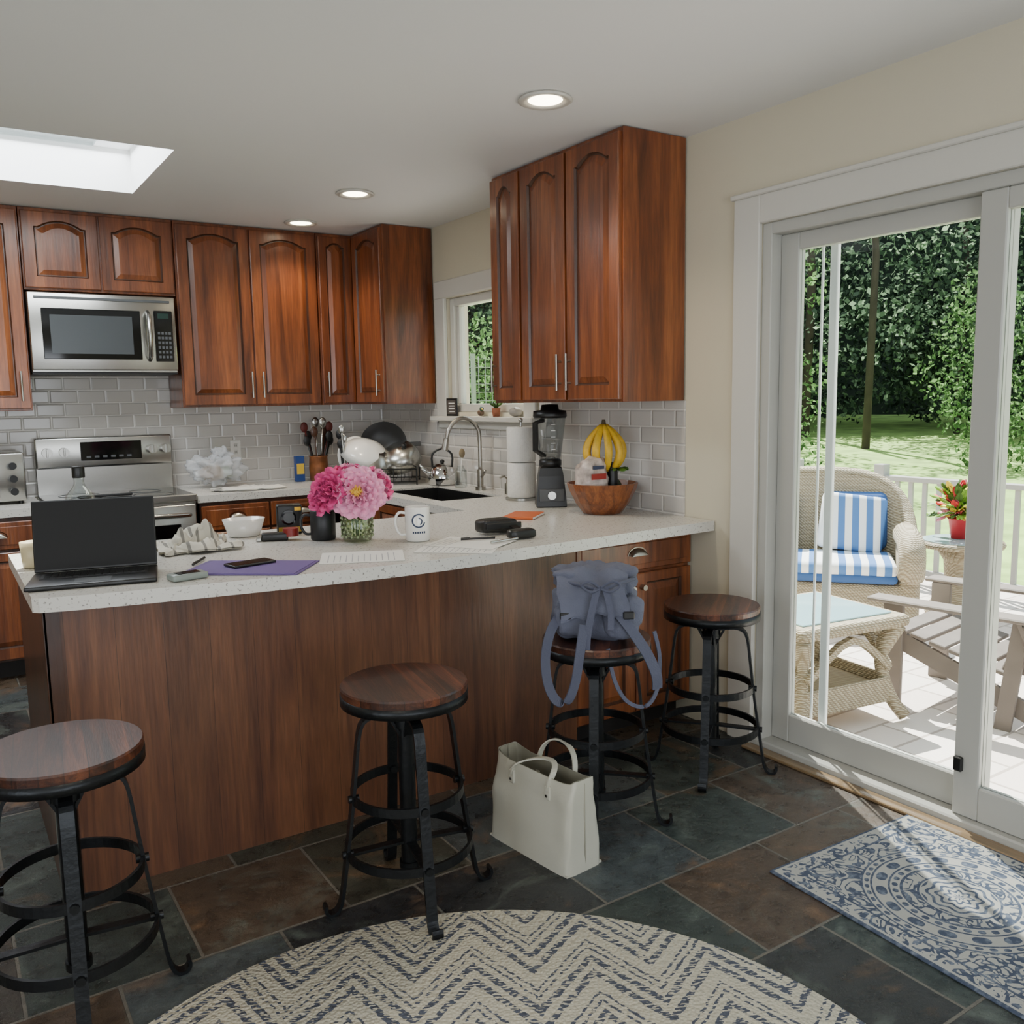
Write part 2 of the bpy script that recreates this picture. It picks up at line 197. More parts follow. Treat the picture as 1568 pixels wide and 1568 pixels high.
# ------------------------------------------------------------ mesh builder
class M:
    def __init__(s): s.v=[];s.f=[];s.mi=[];s.sm=[];s.mats=[]
    def m(s,mat):
        if mat not in s.mats: s.mats.append(mat)
        return s.mats.index(mat)
    def add(s,vs,fs,mat,smooth=False,T=None):
        o=len(s.v); i=s.m(mat)
        for p in vs:
            p=Vector(p); s.v.append(tuple(T@p) if T is not None else tuple(p))
        for f in fs: s.f.append(tuple(o+k for k in f)); s.mi.append(i); s.sm.append(smooth)
    def box(s,a,b,mat,bev=0,T=None,seg=1):
        x0,x1=sorted((a[0],b[0]));y0,y1=sorted((a[1],b[1]));z0,z1=sorted((a[2],b[2]))
        vs=[(x0,y0,z0),(x1,y0,z0),(x1,y1,z0),(x0,y1,z0),(x0,y0,z1),(x1,y0,z1),(x1,y1,z1),(x0,y1,z1)]
        fs=[(0,3,2,1),(4,5,6,7),(0,1,5,4),(1,2,6,5),(2,3,7,6),(3,0,4,7)]
        if bev<=0: s.add(vs,fs,mat,False,T); return
        bm=bmesh.new(); bv=[bm.verts.new(p) for p in vs]
        for f in fs: bm.faces.new([bv[i] for i in f])
        bmesh.ops.bevel(bm,geom=bm.edges[:],offset=min(bev,.45*min(x1-x0,y1-y0,z1-z0)),segments=seg,affect='EDGES',profile=.5)
        bm.verts.index_update(); s.add([v.co[:] for v in bm.verts],[[v.index for v in f.verts] for f in bm.faces],mat,seg>1,T); bm.free()
    def tube(s,pts,r,mat,n=8,T=None,closed=False,caps=True):
        pts=[Vector(p) for p in pts]; k=len(pts); rs=r if isinstance(r,(list,tuple)) else [r]*k
        if len(rs)<k: rs=[rs[min(len(rs)-1,int(i*len(rs)/k))] for i in range(k)]
        vs=[];fs=[]; up=None
        for i,p in enumerate(pts):
            if closed: t=pts[(i+1)%k]-pts[i-1]
            else: t=pts[min(i+1,k-1)]-pts[max(i-1,0)]
            t.normalize()
            if up is None: up=t.orthogonal().normalized()
            up=(up-t*up.dot(t)); up=up.normalized() if up.length>1e-6 else t.orthogonal().normalized()
            b=t.cross(up)
            for j in range(n):
                a=2*pi*j/n; vs.append(p+(up*math.cos(a)+b*math.sin(a))*rs[i])
        for i in range(k if closed else k-1):
            for j in range(n):
                a=i*n+j;b2=i*n+(j+1)%n;c=((i+1)%k)*n+(j+1)%n;d=((i+1)%k)*n+j; fs.append((a,b2,c,d))
        if caps and not closed: fs.append(tuple(range(n-1,-1,-1))); fs.append(tuple((k-1)*n+j for j in range(n)))
        s.add(vs,fs,mat,True,T)
    def cyl(s,a,b,r,mat,n=20,r2=None,T=None): 
        a=Vector(a);b=Vector(b);t=(b-a).normalized();u=t.orthogonal().normalized();w=t.cross(u);r2=r if r2 is None else r2
        vs=[];
        for p,rr in((a,r),(b,r2)):
            for j in range(n): an=2*pi*j/n; vs.append(p+(u*math.cos(an)+w*math.sin(an))*rr)
        s.add(vs,[(j,(j+1)%n,n+(j+1)%n,n+j) for j in range(n)],mat,True,T)
        s.add(vs,[tuple(range(n-1,-1,-1)),tuple(range(n,2*n))],mat,False,T)
    def bar(s,pts,w,t,side,mat,T=None,closed=False):
        pts=[Vector(p) for p in pts];k=len(pts);vs=[];fs=[]
        for i,p in enumerate(pts):
            tg=(pts[(i+1)%k]-pts[i-1]) if closed else pts[min(i+1,k-1)]-pts[max(i-1,0)]
            tg.normalize(); sd=Vector(side(i) if callable(side) else side); sd=(sd-tg*sd.dot(tg)).normalized(); b=tg.cross(sd)
            for x,y in((-1,-1),(1,-1),(1,1),(-1,1)): vs.append(p+sd*(x*w/2)+b*(y*t/2))
        for i in range(k if closed else k-1):
            for j in range(4): fs.append((i*4+j,i*4+(j+1)%4,((i+1)%k)*4+(j+1)%4,((i+1)%k)*4+j))
        if not closed: fs+=[(3,2,1,0),tuple((k-1)*4+j for j in range(4))]
        s.add(vs,fs,mat,False,T)
    def lathe(s,prof,mat,n=32,c=(0,0,0),T=None,smooth=True,fn=None,capends=True):
        vs=[];fs=[];k=len(prof)
        for i,(r,z) in enumerate(prof):
            for j in range(n):
                a=2*pi*j/n; rr=r*(fn(a,i) if fn else 1); vs.append((c[0]+rr*math.cos(a),c[1]+rr*math.sin(a),c[2]+z))
        for i in range(k-1):
            for j in range(n): fs.append((i*n+j,i*n+(j+1)%n,(i+1)*n+(j+1)%n,(i+1)*n+j))
        if capends: fs.append(tuple(range(n-1,-1,-1))); fs.append(tuple((k-1)*n+j for j in range(n)))
        s.add(vs,fs,mat,smooth,T)
    def blob(s,c,r,mat,nz=.0,sc=6,pw=1,n=20,T=None,seed=0):
        vs=[];fs=[];m=n*2
        def sp(x): return math.copysign(abs(x)**pw,x)
        for i in range(n+1):
            ph=pi*i/n-pi/2
            for j in range(m):
                th=2*pi*j/m
                d=Vector((sp(math.cos(ph))*sp(math.cos(th)),sp(math.cos(ph))*sp(math.sin(th)),sp(math.sin(ph))))
                p=Vector((d.x*r[0],d.y*r[1],d.z*r[2])); q=p*sc+Vector((seed*3.1,seed,0))
                p=p*(1+nz*(noise.noise(q)+.4*noise.noise(q*2.6))) if nz else p
                vs.append((c[0]+p.x,c[1]+p.y,c[2]+p.z))
        for i in range(n):
            for j in range(m): fs.append((i*m+j,i*m+(j+1)%m,(i+1)*m+(j+1)%m,(i+1)*m+j))
        s.add(vs,fs,mat,True,T)
    def poly(s,pts,z0,z1,mat,T=None):
        n=len(pts); vs=[(x,y,z0) for x,y in pts]+[(x,y,z1) for x,y in pts]
        s.add(vs,[tuple(range(n-1,-1,-1)),tuple(range(n,2*n))]+[(i,(i+1)%n,n+(i+1)%n,n+i) for i in range(n)],mat,False,T)
    def grid(s,fn,nu,nv,mat,T=None,smooth=True):
        vs=[fn(i/nu,j/nv) for i in range(nu+1) for j in range(nv+1)]
        fs=[(i*(nv+1)+j,(i+1)*(nv+1)+j,(i+1)*(nv+1)+j+1,i*(nv+1)+j+1) for i in range(nu) for j in range(nv)]
        s.add(vs,fs,mat,smooth,T)
    def make(s,name,loc=(0,0,0),rz=0,recalc=True):
        me=bpy.data.meshes.new(name); me.from_pydata(s.v,[],s.f)
        for mt in s.mats: me.materials.append(mt)
        me.polygons.foreach_set('material_index',s.mi); me.polygons.foreach_set('use_smooth',s.sm)
        me.update()
        if recalc:
            bm=bmesh.new(); bm.from_mesh(me); bmesh.ops.recalc_face_normals(bm,faces=bm.faces[:]); bm.to_mesh(me); bm.free()
        ob=bpy.data.objects.new(name,me); bpy.context.collection.objects.link(ob); ob.location=loc; ob.rotation_euler=(0,0,rz); return ob
def TT(x,y,z,rz=0): return Matrix.Translation((x,y,z))@Matrix.Rotation(rz,4,'Z')
def RX(d): return Matrix.Rotation(math.radians(d),4,'X')
def RY(d): return Matrix.Rotation(math.radians(d),4,'Y')
def simple(name,a,b,mat,bev=0):
    m=M(); m.box(a,b,mat,bev); return m.make(name)
def spline(pts,n=7):
    out=[];d=len(pts[0])
    for i in range(len(pts)-1):
        p0=pts[max(i-1,0)];p1=pts[i];p2=pts[i+1];p3=pts[min(i+2,len(pts)-1)]
        for k in range(n):
            t=k/n; out.append(tuple(.5*((2*p1[a])+(-p0[a]+p2[a])*t+(2*p0[a]-5*p1[a]+4*p2[a]-p3[a])*t*t+(-p0[a]+3*p1[a]-3*p2[a]+p3[a])*t**3) for a in range(d)))
    out.append(pts[-1]); return out
# door leaf: local x 0..w, z 0..h, outward -y
def leaf(m,T,w,h,mat=None,arch=.05,fr=.06,th=.02):
    mat=mat or CH; n=14
    def loop(x0,x1,z0,zt,rise,y):
        pts=[(x0,y,z0),(x1,y,z0)]
        for i in range(n+1):
            t=i/n; x=x1+(x0-x1)*t; s=(2*t-1)/.86; s=max(-1,min(1,s)); pts.append((x,y,zt-rise*(s*s)))
        return pts
    Ls=[loop(.0,w,0,h,0,0),loop(0,w,0,h,0,-th+.003),loop(.004,w-.004,.004,h-.004,0,-th),
        loop(fr,w-fr,fr,h-fr*.75,arch,-th),loop(fr+.006,w-fr-.006,fr+.006,h-fr*.75-.006,arch,-th+.010),
        loop(fr+.011,w-fr-.011,fr+.011,h-fr*.75-.011,arch,-th+.010),loop(fr+.036,w-fr-.036,fr+.036,h-fr*.75-.038,arch*.9,-th+.001)]
    k=len(Ls[0]); vs=[p for l in Ls for p in l]; fs=[];fd=[]
    for a in range(len(Ls)-1):
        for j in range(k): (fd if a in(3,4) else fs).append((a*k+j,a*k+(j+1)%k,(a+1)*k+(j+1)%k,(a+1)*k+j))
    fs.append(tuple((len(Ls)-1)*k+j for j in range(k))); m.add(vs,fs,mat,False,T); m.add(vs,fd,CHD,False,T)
def pull(m,T,x,z,l=.16):
    m.cyl((x,-.045,z-l/2),(x,-.045,z+l/2),.006,STB,10,T=T)
    for q in(-.3,.3): m.cyl((x,-.018,z+q*l),(x,-.045,z+q*l),.005,STB,8,T=T)
def cup(m,T,x,z):
    def fn(u,v):
        a=pi*u; b=pi/2*v; return (x+.045*math.cos(a),-.02-.025*math.sin(b),z+.03*math.sin(a)*math.cos(b)-.005)
    m.grid(fn,12,6,STB,T); m.bar([(x+.05*math.cos(pi*i/12),-.021,z+.034*math.sin(pi*i/12)-.005) for i in range(13)],.006,.004,(0,-1,0),STB,T)
R90=-pi/2
# ------------------------------------------------------------ room
XW,YB,CZ,CB,CT=2.756,5.915,2.511,1.417,.91
simple('floor',(-2.6,-2.6,-.1),(XW+.15,YB+.15,0),SL)
m=M(); sx0,sx1,sy0,sy1=-.45,.97,4.07,4.99
for a,b in(((-2.6,-2.6),(XW+.15,sy0)),((-2.6,sy1),(XW+.15,YB+.15)),((-2.6,sy0),(sx0,sy1)),((sx1,sy0),(XW+.15,sy1))): m.box((*a,CZ),(*b,CZ+.12),CE)
for a,b in(((sx0-.03,sy0-.03),(sx1+.03,sy0)),((sx0-.03,sy1),(sx1+.03,sy1+.03)),((sx0-.03,sy0),(sx0,sy1)),((sx1,sy0),(sx1+.03,sy1))): m.box((*a,CZ+.12),(*b,CZ+.3),CE)
m.make('ceiling')
SKF=plain('skylight_sun_block','#ffffff',.6)  # opaque strip added to the skylight to keep sun off the counter
m=M(); m.box((sx0,sy0,CZ+.21),(.80,sy1,CZ+.22),GL); m.box((.80,sy0,CZ+.21),(sx1,sy1,CZ+.225),SKF); m.make('window_3')
simple('wall_back',(-2.6,YB,0),(XW+.15,YB+.15,CZ),W)
dy0,dy1,dz1=.62,2.42,2.09; wy0,wy1,wz0,wz1=4.06,4.93,1.36,2.06
X0,X1=XW,XW+.15
for a,b in(((-2.6,0),(dy0,CZ)),((dy0,dz1),(dy1,CZ)),((dy1,0),(wy0,CZ)),((wy0,0),(wy1,wz0)),((wy0,wz1),(wy1,CZ)),((wy1,0),(YB,CZ))): simple('wall_right',(X0,a[0],a[1]),(X1,b[0],b[1]),W)
m=M(); m.box((-2.6,-2.6,0),(-2.45,-1.2,CZ),W); m.box((-2.6,1.4,0),(-2.45,YB,CZ),W); m.box((-2.6,-1.2,2.2),(-2.45,1.4,CZ),W); m.box((-2.6,-1.2,0),(-2.45,1.4,.5),W); m.make('wall_left')
m=M(); m.box((-2.6,-2.75,0),(-1.6,-2.6,CZ),W); m.box((1.6,-2.75,0),(XW+.15,-2.6,CZ),W); m.box((-1.6,-2.75,2.2),(1.6,-2.6,CZ),W); m.box((-1.6,-2.75,0),(1.6,-2.6,.3),W); m.make('wall_rear')
m=M(); m.box((-1.2,YB-.008,CT),(XW-.001,YB-.001,CB+.22),TX); m.make('trim_1')
m=M(); m.box((XW-.008,2.83,CT),(XW-.001,3.93,CB),TY); m.box((XW-.008,3.93,CT),(XW-.001,5.07,1.29),TY); m.box((XW-.008,5.07,CT),(XW-.001,YB-.01,CB),TY); m.make('trim_2')
# ------------------------------------------------------------ cabinets
FD=.35
def upper_back(name,x0,x1,z0,doors,handles,y=YB-FD):
    m=M(); m.box((x0,y,z0),(x1,YB-.01,CZ-.004),CH,.002)
    for a,b in doors: leaf(m,TT(a,y,z0+.012),b-a,CZ-z0-.035,arch=.036)
    for x,z in handles: pull(m,TT(0,y,0),x,z)
    return m.make(name)
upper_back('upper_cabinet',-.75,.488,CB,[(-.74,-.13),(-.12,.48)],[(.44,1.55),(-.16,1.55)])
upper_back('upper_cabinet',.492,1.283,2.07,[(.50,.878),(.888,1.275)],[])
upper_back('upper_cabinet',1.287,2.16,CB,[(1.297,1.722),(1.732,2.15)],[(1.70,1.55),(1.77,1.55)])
m=M(); m.poly([(2.164,YB-FD),(XW-FD,YB-FD),(XW-FD,5.094),(XW-.01,5.094),(XW-.01,YB-.01),(2.164,YB-.01)],CB,CZ-.004,CH)
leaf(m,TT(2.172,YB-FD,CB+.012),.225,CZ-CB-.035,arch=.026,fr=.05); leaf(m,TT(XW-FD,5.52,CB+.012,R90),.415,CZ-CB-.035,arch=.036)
pull(m,TT(0,YB-FD,0),2.20,1.55); pull(m,TT(XW-FD,5.52,0,R90),.37,1.55); m.make('corner_cabinet')
m=M(); m.box((XW-FD,2.832,CB),(XW-.01,3.825,CZ-.004),CH,.002)
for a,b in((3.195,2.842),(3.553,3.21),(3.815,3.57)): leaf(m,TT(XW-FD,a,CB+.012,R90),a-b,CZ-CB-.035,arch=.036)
for y in(3.17,3.24,3.785): pull(m,TT(XW-FD,y,0,R90),0,1.55)
m.make('upper_cabinet')
def drawer(m,T,w,h): 
    m.box((0,-.02,0),(w,0,h),CH,.004,T=T); m.box((.025,-.024,.025),(w-.025,-.02,h-.025),CH,.003,T=T)
def base_back(name,x0,x1,ws):
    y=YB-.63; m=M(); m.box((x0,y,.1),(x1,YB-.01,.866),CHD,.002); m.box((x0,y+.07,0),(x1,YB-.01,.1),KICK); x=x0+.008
    for w in ws:
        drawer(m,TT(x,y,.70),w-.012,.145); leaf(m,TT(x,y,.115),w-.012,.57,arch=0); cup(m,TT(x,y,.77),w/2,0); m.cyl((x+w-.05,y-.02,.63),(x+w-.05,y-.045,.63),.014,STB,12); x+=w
    return m.make(name)
base_back('base_cabinet',-1.0,.49,[.5,.49,.49]); base_back('base_cabinet',1.275,2.10,[.41,.41])
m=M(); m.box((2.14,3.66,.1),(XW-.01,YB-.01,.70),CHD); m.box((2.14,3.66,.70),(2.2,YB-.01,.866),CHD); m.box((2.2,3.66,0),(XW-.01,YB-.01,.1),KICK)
for i in range(3): leaf(m,TT(2.14,5.2-i*.5,.115,R90),.49,.74,arch=0)
m.make('sink_cabinet')
m=M(); m.box((.233,2.79,0),(2.10,3.60,.866),CHD); m.box((.223,2.765,.0),(2.10,2.79,.866),PAN); m.box((.219,2.765,0),(.233,3.6,.866),CHD,.002)
m.box((.228,2.757,.0),(.262,2.765,.866),CHD)
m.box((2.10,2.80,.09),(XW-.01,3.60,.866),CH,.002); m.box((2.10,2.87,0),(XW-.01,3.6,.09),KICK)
drawer(m,TT(2.115,2.80,.715),.63,.14); cup(m,TT(2.43,2.797,.785),0,0)
leaf(m,TT(2.115,2.80,.10),.31,.60,arch=0,fr=.055); leaf(m,TT(2.433,2.80,.10),.31,.60,arch=0,fr=.055)
for x in(2.40,2.46): m.cyl((x,2.78,.64),(x,2.755,.64),.012,STB,12)
m.make('peninsula_cabinet')
edge=spline([(.215,2.745),(.40,2.70),(.80,2.635),(1.25,2.585),(1.75,2.59),(2.3,2.625),(XW-.004,2.65)],6)
m=M(); m.poly(edge+[(XW-.004,3.65),(.20,3.65),(.198,2.765)],.868,CT,QZ)
sX0,sX1,sY0,sY1=2.22,2.60,4.08,4.82
for a,b in(((2.11,3.65),(XW-.009,sY0)),((2.11,sY0),(sX0,sY1)),((sX1,sY0),(XW-.009,sY1)),((2.11,sY1),(XW-.009,YB-.009)),((1.265,YB-.65),(2.11,YB-.009)),((-1.0,YB-.65),(.485,YB-.009))): m.box((*a,.868),(*b,CT),QZ)
m.make('countertop')
m=M(); t=.008; a0,a1,b0,b1=sX0+.002,sX1-.002,sY0+.002,sY1-.002
m.box((a0,b0,.72),(a1,b1,.72+t),GRY); m.box((a0,b0,.72),(a0+t,b1,.9),BLK); m.box((a1-t,b0,.72),(a1,b1,.9),BLK); m.box((a0,b0,.72),(a1,b0+t,.9),BLK); m.box((a0,b1-t,.72),(a1,b1,.9),BLK); m.cyl((2.41,4.45,.728),(2.41,4.45,.732),.045,STL)
m.make('kitchen_sink')
# ------------------------------------------------------------ range & microwave
m=M(); x0,x1=.497,1.257; yf=YB-.67
m.box((x0,yf+.03,.05),(x1,YB-.03,.905),STL,.003); m.box((x0,yf+.02,.905),(x1,YB-.09,.922),BLG,.003); m.box((x0-.002,yf+.0,.885),(x1+.002,yf+.04,.925),STL,.006)
m.box((x0+.01,yf-.01,.25),(x1-.01,yf+.03,.87),STL,.01,seg=2); m.box((x0+.1,yf-.013,.40),(x1-.1,yf-.008,.76),BLG,.004)
m.tube([(x0+.05,yf-.02,.81),(x0+.07,yf-.06,.815),((x0+x1)/2,yf-.075,.82),(x1-.07,yf-.06,.815),(x1-.05,yf-.02,.81)],.013,STL,10)
m.box((x0+.01,yf-.005,.07),(x1-.01,yf+.03,.235),STL,.006)
m.box((x0,YB-.09,.905),(x1,YB-.02,1.09),STL,.004); m.box((x0,YB-.12,1.075),(x1,YB-.02,1.255),STL,.012,seg=3)
m.box((x0+.24,YB-.123,1.115),(x1-.18,YB-.117,1.225),BLG,.003); 
for x in(.06,.15,.64,.72): m.cyl((x0+x,YB-.12,1.17),(x0+x,YB-.155,1.17),.027,STL,20); m.box((x0+x-.005,YB-.168,1.145),(x0+x+.005,YB-.15,1.195),STL,.002)
for i in range(6): m.box((x0+.27+i*.045,YB-.1245,1.13),(x0+.295+i*.045,YB-.122,1.142),GRY)
for cx,cy,r in((.2,.18,.09),(.56,.18,.11),(.2,.42,.11),(.56,.42,.09)):
    m.tube([(x0+cx+r*math.cos(a*pi/12),yf+cy+r*math.sin(a*pi/12),.9225) for a in range(24)],.0015,GRY,4,closed=True)
m.box((x0+.25,yf+.2,.924),(x0+.45,yf+.23,.938),BLK,.004); m.blob((x0+.2,yf+.21,.93),(.04,.03,.01),BLK,n=10)
m.make('kitchen_range')
m=M(); y=YB-.42; z0,z1=1.625,2.055; x0,x1=.497,1.257
m.box((x0,y+.02,z0),(x1,YB-.01,z1),STL,.003); m.box((x0,y,z0+.01),(x1,y+.022,z1),STL,.006,seg=2)
m.box((x0+.03,y-.004,z1-.035),(x1-.03,y,z1-.022),GRY); m.box((x0+.06,y-.005,z0+.07),(x0+.565,y+.001,z1-.085),BLG,.01); m.box((x0+.10,y-.008,z0+.10),(x0+.52,y-.004,z1-.12),plain('mw_window','#3f4345',.25))
m.box((x0+.64,y-.006,z0+.06),(x1-.02,y+.001,z1-.08),BLG,.006); m.box((x0+.66,y-.008,z1-.125),(x1-.04,y-.005,z1-.095),plain('mw_display','#1f3530',.2))
for r in range(6):
    for c in range(4): m.box((x0+.655+c*.02,y-.008,z0+.08+r*.027),(x0+.668+c*.02,y-.005,z0+.095+r*.027),GRY)
m.tube([(x0+.605,y,z1-.09),(x0+.605,y-.035,z1-.11),(x0+.605,y-.05,(z0+z1)/2),(x0+.605,y-.035,z0+.09),(x0+.605,y,z0+.07)],.013,STL,10)
m.box((x0,y+.03,z0-.012),(x1,YB-.05,z0),BLK); m.make('microwave_oven')
m=M()
m.box((-.25,-.16,.015),(.25,.16,.28),STL,.01,seg=2); m.box((-.23,-.165,.04),(.12,-.159,.25),BLG,.004); m.tube([(-.2,-.16,.24),(-.19,-.2,.24),(.08,-.2,.24),(.09,-.16,.24)],.008,STL,8)
for z in(.07,.14,.21): m.cyl((.19,-.16,z),(.19,-.19,z),.02,BLK,14)
for a in(-.22,.22):
    for b in(-.13,.12): m.cyl((a,b,0),(a,b,.016),.012,BLK,8)
m.make('toaster_oven',(.17,5.68,CT+.001))
# ------------------------------------------------------------ window in right wall
m=M(); o=.025
m.box((XW-o,wy0-.11,wz0-.03),(XW,wy0,wz1+.11),TR,.004); m.box((XW-o,wy1,wz0-.03),(XW,wy1+.12,wz1+.11),TR,.004); m.box((XW-o-.004,wy0-.11,wz1),(XW,wy1+.12,wz1+.11),TR,.006)
m.box((XW-.07,wy0-.14,wz0-.055),(XW+.03,wy1+.14,wz0-.025),TR,.005); m.box((XW-o,wy0-.1,wz0-.10),(XW,wy1+.1,wz0-.055),TR,.004)
m.make('trim_3')
m=M(); xa,xb=XW+.02,XW+.1; f=.05
m.box((xa,wy0,wz0),(xb,wy0+f,wz1),TR,.004); m.box((xa,wy1-f,wz0),(xb,wy1,wz1),TR,.004); m.box((xa,wy0+f,wz0),(xb,wy1-f,wz0+f),TR,.004); m.box((xa,wy0+f,wz1-f),(xb,wy1-f,wz1),TR,.004)
g=.03
m.box((xa+.02,wy0+f,wz0+f),(xb-.02,wy0+f+g,wz1-f),TR,.003); m.box((xa+.02,wy1-f-g,wz0+f),(xb-.02,wy1-f,wz1-f),TR,.003)
m.box((xa+.035,wy0+f,wz0+f),(xa+.04,wy1-f,wz1-f),GL); m.make('window_1')
# ------------------------------------------------------------ sliding door
m=M()
m.box((XW-.022,dy1,0),(XW,dy1+.13,dz1+.12),TR,.004); m.box((XW-.022,dy0-.13,0),(XW,dy0,dz1+.12),TR,.004); m.box((XW-.022,dy0,dz1),(XW,dy1,dz1+.12),TR,.004)
m.box((XW-.035,dy0-.14,dz1+.105),(XW,dy1+.14,dz1+.125),TR,.004); m.make('trim_4')
m=M(); xa,xb=XW+.0,XW+.11
m.box((xa,dy1-.045,0),(xb,dy1,dz1),VIN,.003); m.box((xa,dy0,0),(xb,dy0+.045,dz1),VIN,.003); m.box((xa,dy0+.045,dz1-.045),(xb,dy1-.045,dz1),VIN,.003); m.box((xa-.02,dy0,0),(xb+.03,dy1,.035),VIN,.006)
def sash(y0,y1,x):
    s=.085; zt,zb=2.045,.036
    m.box((x,y0,zb),(x+.04,y0+s,zt),VIN,.004); m.box((x,y1-s,zb),(x+.04,y1,zt),VIN,.004); m.box((x,y0+s,zt-.065),(x+.04,y1-s,zt),VIN,.004); m.box((x,y0+s,zb),(x+.04,y1-s,.15),VIN,.004)
    m.box((x+.017,y0+s,.15),(x+.023,y1-s,zt-.065),GL)
sash(1.49,2.375,XW+.054); sash(.665,1.57,XW+.008)
m.box((XW-.008,1.535,.19),(XW+.008,1.565,.24),BLK,.004)
SF=plain('screen_frame','#e8e8e6',.35)
m.box((XW+.108,2.155,.036),(XW+.125,2.19,2.05),SF,.003); m.box((XW+.112,2.222,.036),(XW+.12,2.232,2.05),SF,.002); m.box((XW+.108,1.3,.036),(XW+.125,1.34,2.05),SF,.003)
m.make('door_1')
simple('trim_5',(XW-.075,.5,0),(XW-.022,2.42,.012),wood('oak_threshold','#5d4a36','#7b664a','#93795a','y'),.003)
# ------------------------------------------------------------ recessed lights
for i,(x,y) in enumerate(((1.96,2.74),(1.95,4.43),(1.97,5.29),(.2,1.2),(-1.2,3.0))):
    m=M(); m.lathe([(.062,-.003),(.095,-.003),(.1,-.009),(.09,-.014),(.064,-.008),(.062,-.003)],TR,36,capends=False); m.lathe([(.001,-.004),(.066,-.004),(.06,-.008),(.001,-.012)],LED,28)
    m.make('recessed_light',(x,y,CZ))
    l=bpy.data.lights.new('downlight','SPOT'); l.energy=30; l.color=(1,.85,.64); l.spot_size=2.2; l.spot_blend=.8; l.shadow_soft_size=.05; lo=bpy.data.objects.new('downlight_lamp',l); lo.location=(x,y,CZ-.03); bpy.context.collection.objects.link(lo)
# ------------------------------------------------------------ stools
def stool(loc,rz,h=.65):
    m=M(); m.lathe([(.001,h-.03),(.168,h-.03),(.178,h-.026),(.18,h-.005),(.177,h),(.001,h)],SEAT,48,smooth=False)
    m.lathe([(.16,h-.052),(.181,h-.052),(.181,h-.024),(.16,h-.024)],IRON,48,capends=False); m.cyl((0,0,h-.045),(0,0,h-.03),.07,IRON)
    m.cyl((0,0,.49),(0,0,h-.04),.015,IRON,12); m.cyl((0,0,.10),(0,0,.545),.024,IRON,16); m.cyl((0,0,.52),(0,0,.555),.034,IRON,16); m.cyl((0,0,.095),(0,0,.115),.03,IRON,16)
    for i in range(4):
        a=pi/2*i; c,s=math.cos(a),math.sin(a)
        pr=spline([(.02,h-.098),(.085,h-.088),(.122,h-.10),(.137,h-.14),(.147,.43),(.163,.30),(.182,.17),(.197,.07),(.207,.025),(.222,.006),(.24,.006),(.250,.02),(.247,.035)],3)
        m.bar([(r*c,r*s,z) for r,z in pr],.03,.009,(-s,c,0),IRON)
        m.bar([(.015*c,.015*s,.49),(.06*c,.06*s,h-.075),(.14*c,.14*s,h-.05)],.024,.008,(-s,c,0),IRON)
        m.bar([(.018*c,.018*s,.175),(.188*c,.188*s,.17)],.026,.008,(-s,c,0),IRON)
        for z,r in((.17,.195),(.33,.172)): m.cyl((r*c,r*s,z),((r-.03)*c,(r-.03)*s,z),.011,IRON,10)
    for r,z in((.158,.33),(.18,.17)):
        m.bar([(r*math.cos(a*pi/24),r*math.sin(a*pi/24),z) for a in range(48)],.026,.008,(0,0,1),IRON,closed=True)
    return m.make('bar_stool',(loc[0],loc[1],0),rz)
stool((1.065,2.21),math.radians(-10)); stool((.195,2.25),math.radians(-5)); stool((1.80,2.26),math.radians(-42)); stool((2.44,2.36),math.radians(-52))
# ------------------------------------------------------------ rugs
m=M(); m.lathe([(.001,0),(.975,0),(.98,.005),(.975,.01),(.001,.01)],chevron_mat(),96); m.make('round_rug',(.70,1.17,.0))
hw,hl=.34,.62; m=M(); m.box((-hw,-hl,0),(hw,hl,.008),medallion_mat(hw,hl),.003); m.make('runner_rug',(2.335,1.07,.0),math.radians(-2))
# ------------------------------------------------------------ tote bag
TOTE=plain('tote_leather','#b4b2a4',.42,bump=.05,bscale=90); TOTD=plain('tote_inside','#8d8a7a',.6)
m=M()
def totef(side):
    def fn(u,v):
        z=.285*v; hl=.188-.002*v; hd=.078*(1-v)+.046*v+.006*math.sin(pi*v)
        a=2*pi*u; x=hl*math.copysign(abs(math.cos(a))**.2,math.cos(a)); y=hd*math.copysign(abs(math.sin(a))**.2,math.sin(a))
        x+=.004*noise.noise(Vector((a*2,v*3,1))); y+=.016*noise.noise(Vector((x*9,v*4,0)))*v
        return (x*(1-side),y*(1-side*2.0),z+.008*v*math.cos(2*a))
    return fn
m.grid(totef(0),96,14,TOTE); m.grid(totef(.03),96,14,TOTD)
m.poly([(-.185,-.074),(.185,-.074),(.185,.074),(-.185,.074)],0,.006,TOTE)
for x in(-.187,.187): m.tube([(x,0,.0),(x*.995,0,.28)],.0025,TOTD,5)
for y,sg in((-.044,-1),(.044,1)):
    pts=[]
    for i in range(21):
        t=i/20; a=pi*t; pts.append((-.085*math.cos(a)-.02*sg*math.sin(a),y+sg*.012-.07*sg*math.sin(a)**2 if sg>0 else y-.012-.045*math.sin(a),.24+.09*max(0,math.sin(a))**.7-(.03*math.sin(a) if sg>0 else 0)))
    m.bar(pts,.018,.005,(0,1,0),TOTE)
    for x in(-.085,.085): m.box((x-.012,y+sg*.008,.21),(x+.012,y+sg*.018,.255),TOTE,.003); m.cyl((x,y+sg*.018,.225),(x,y+sg*.022,.225),.005,CHR,8)
m.make('tote_bag',(1.545,2.215,0),math.radians(97))
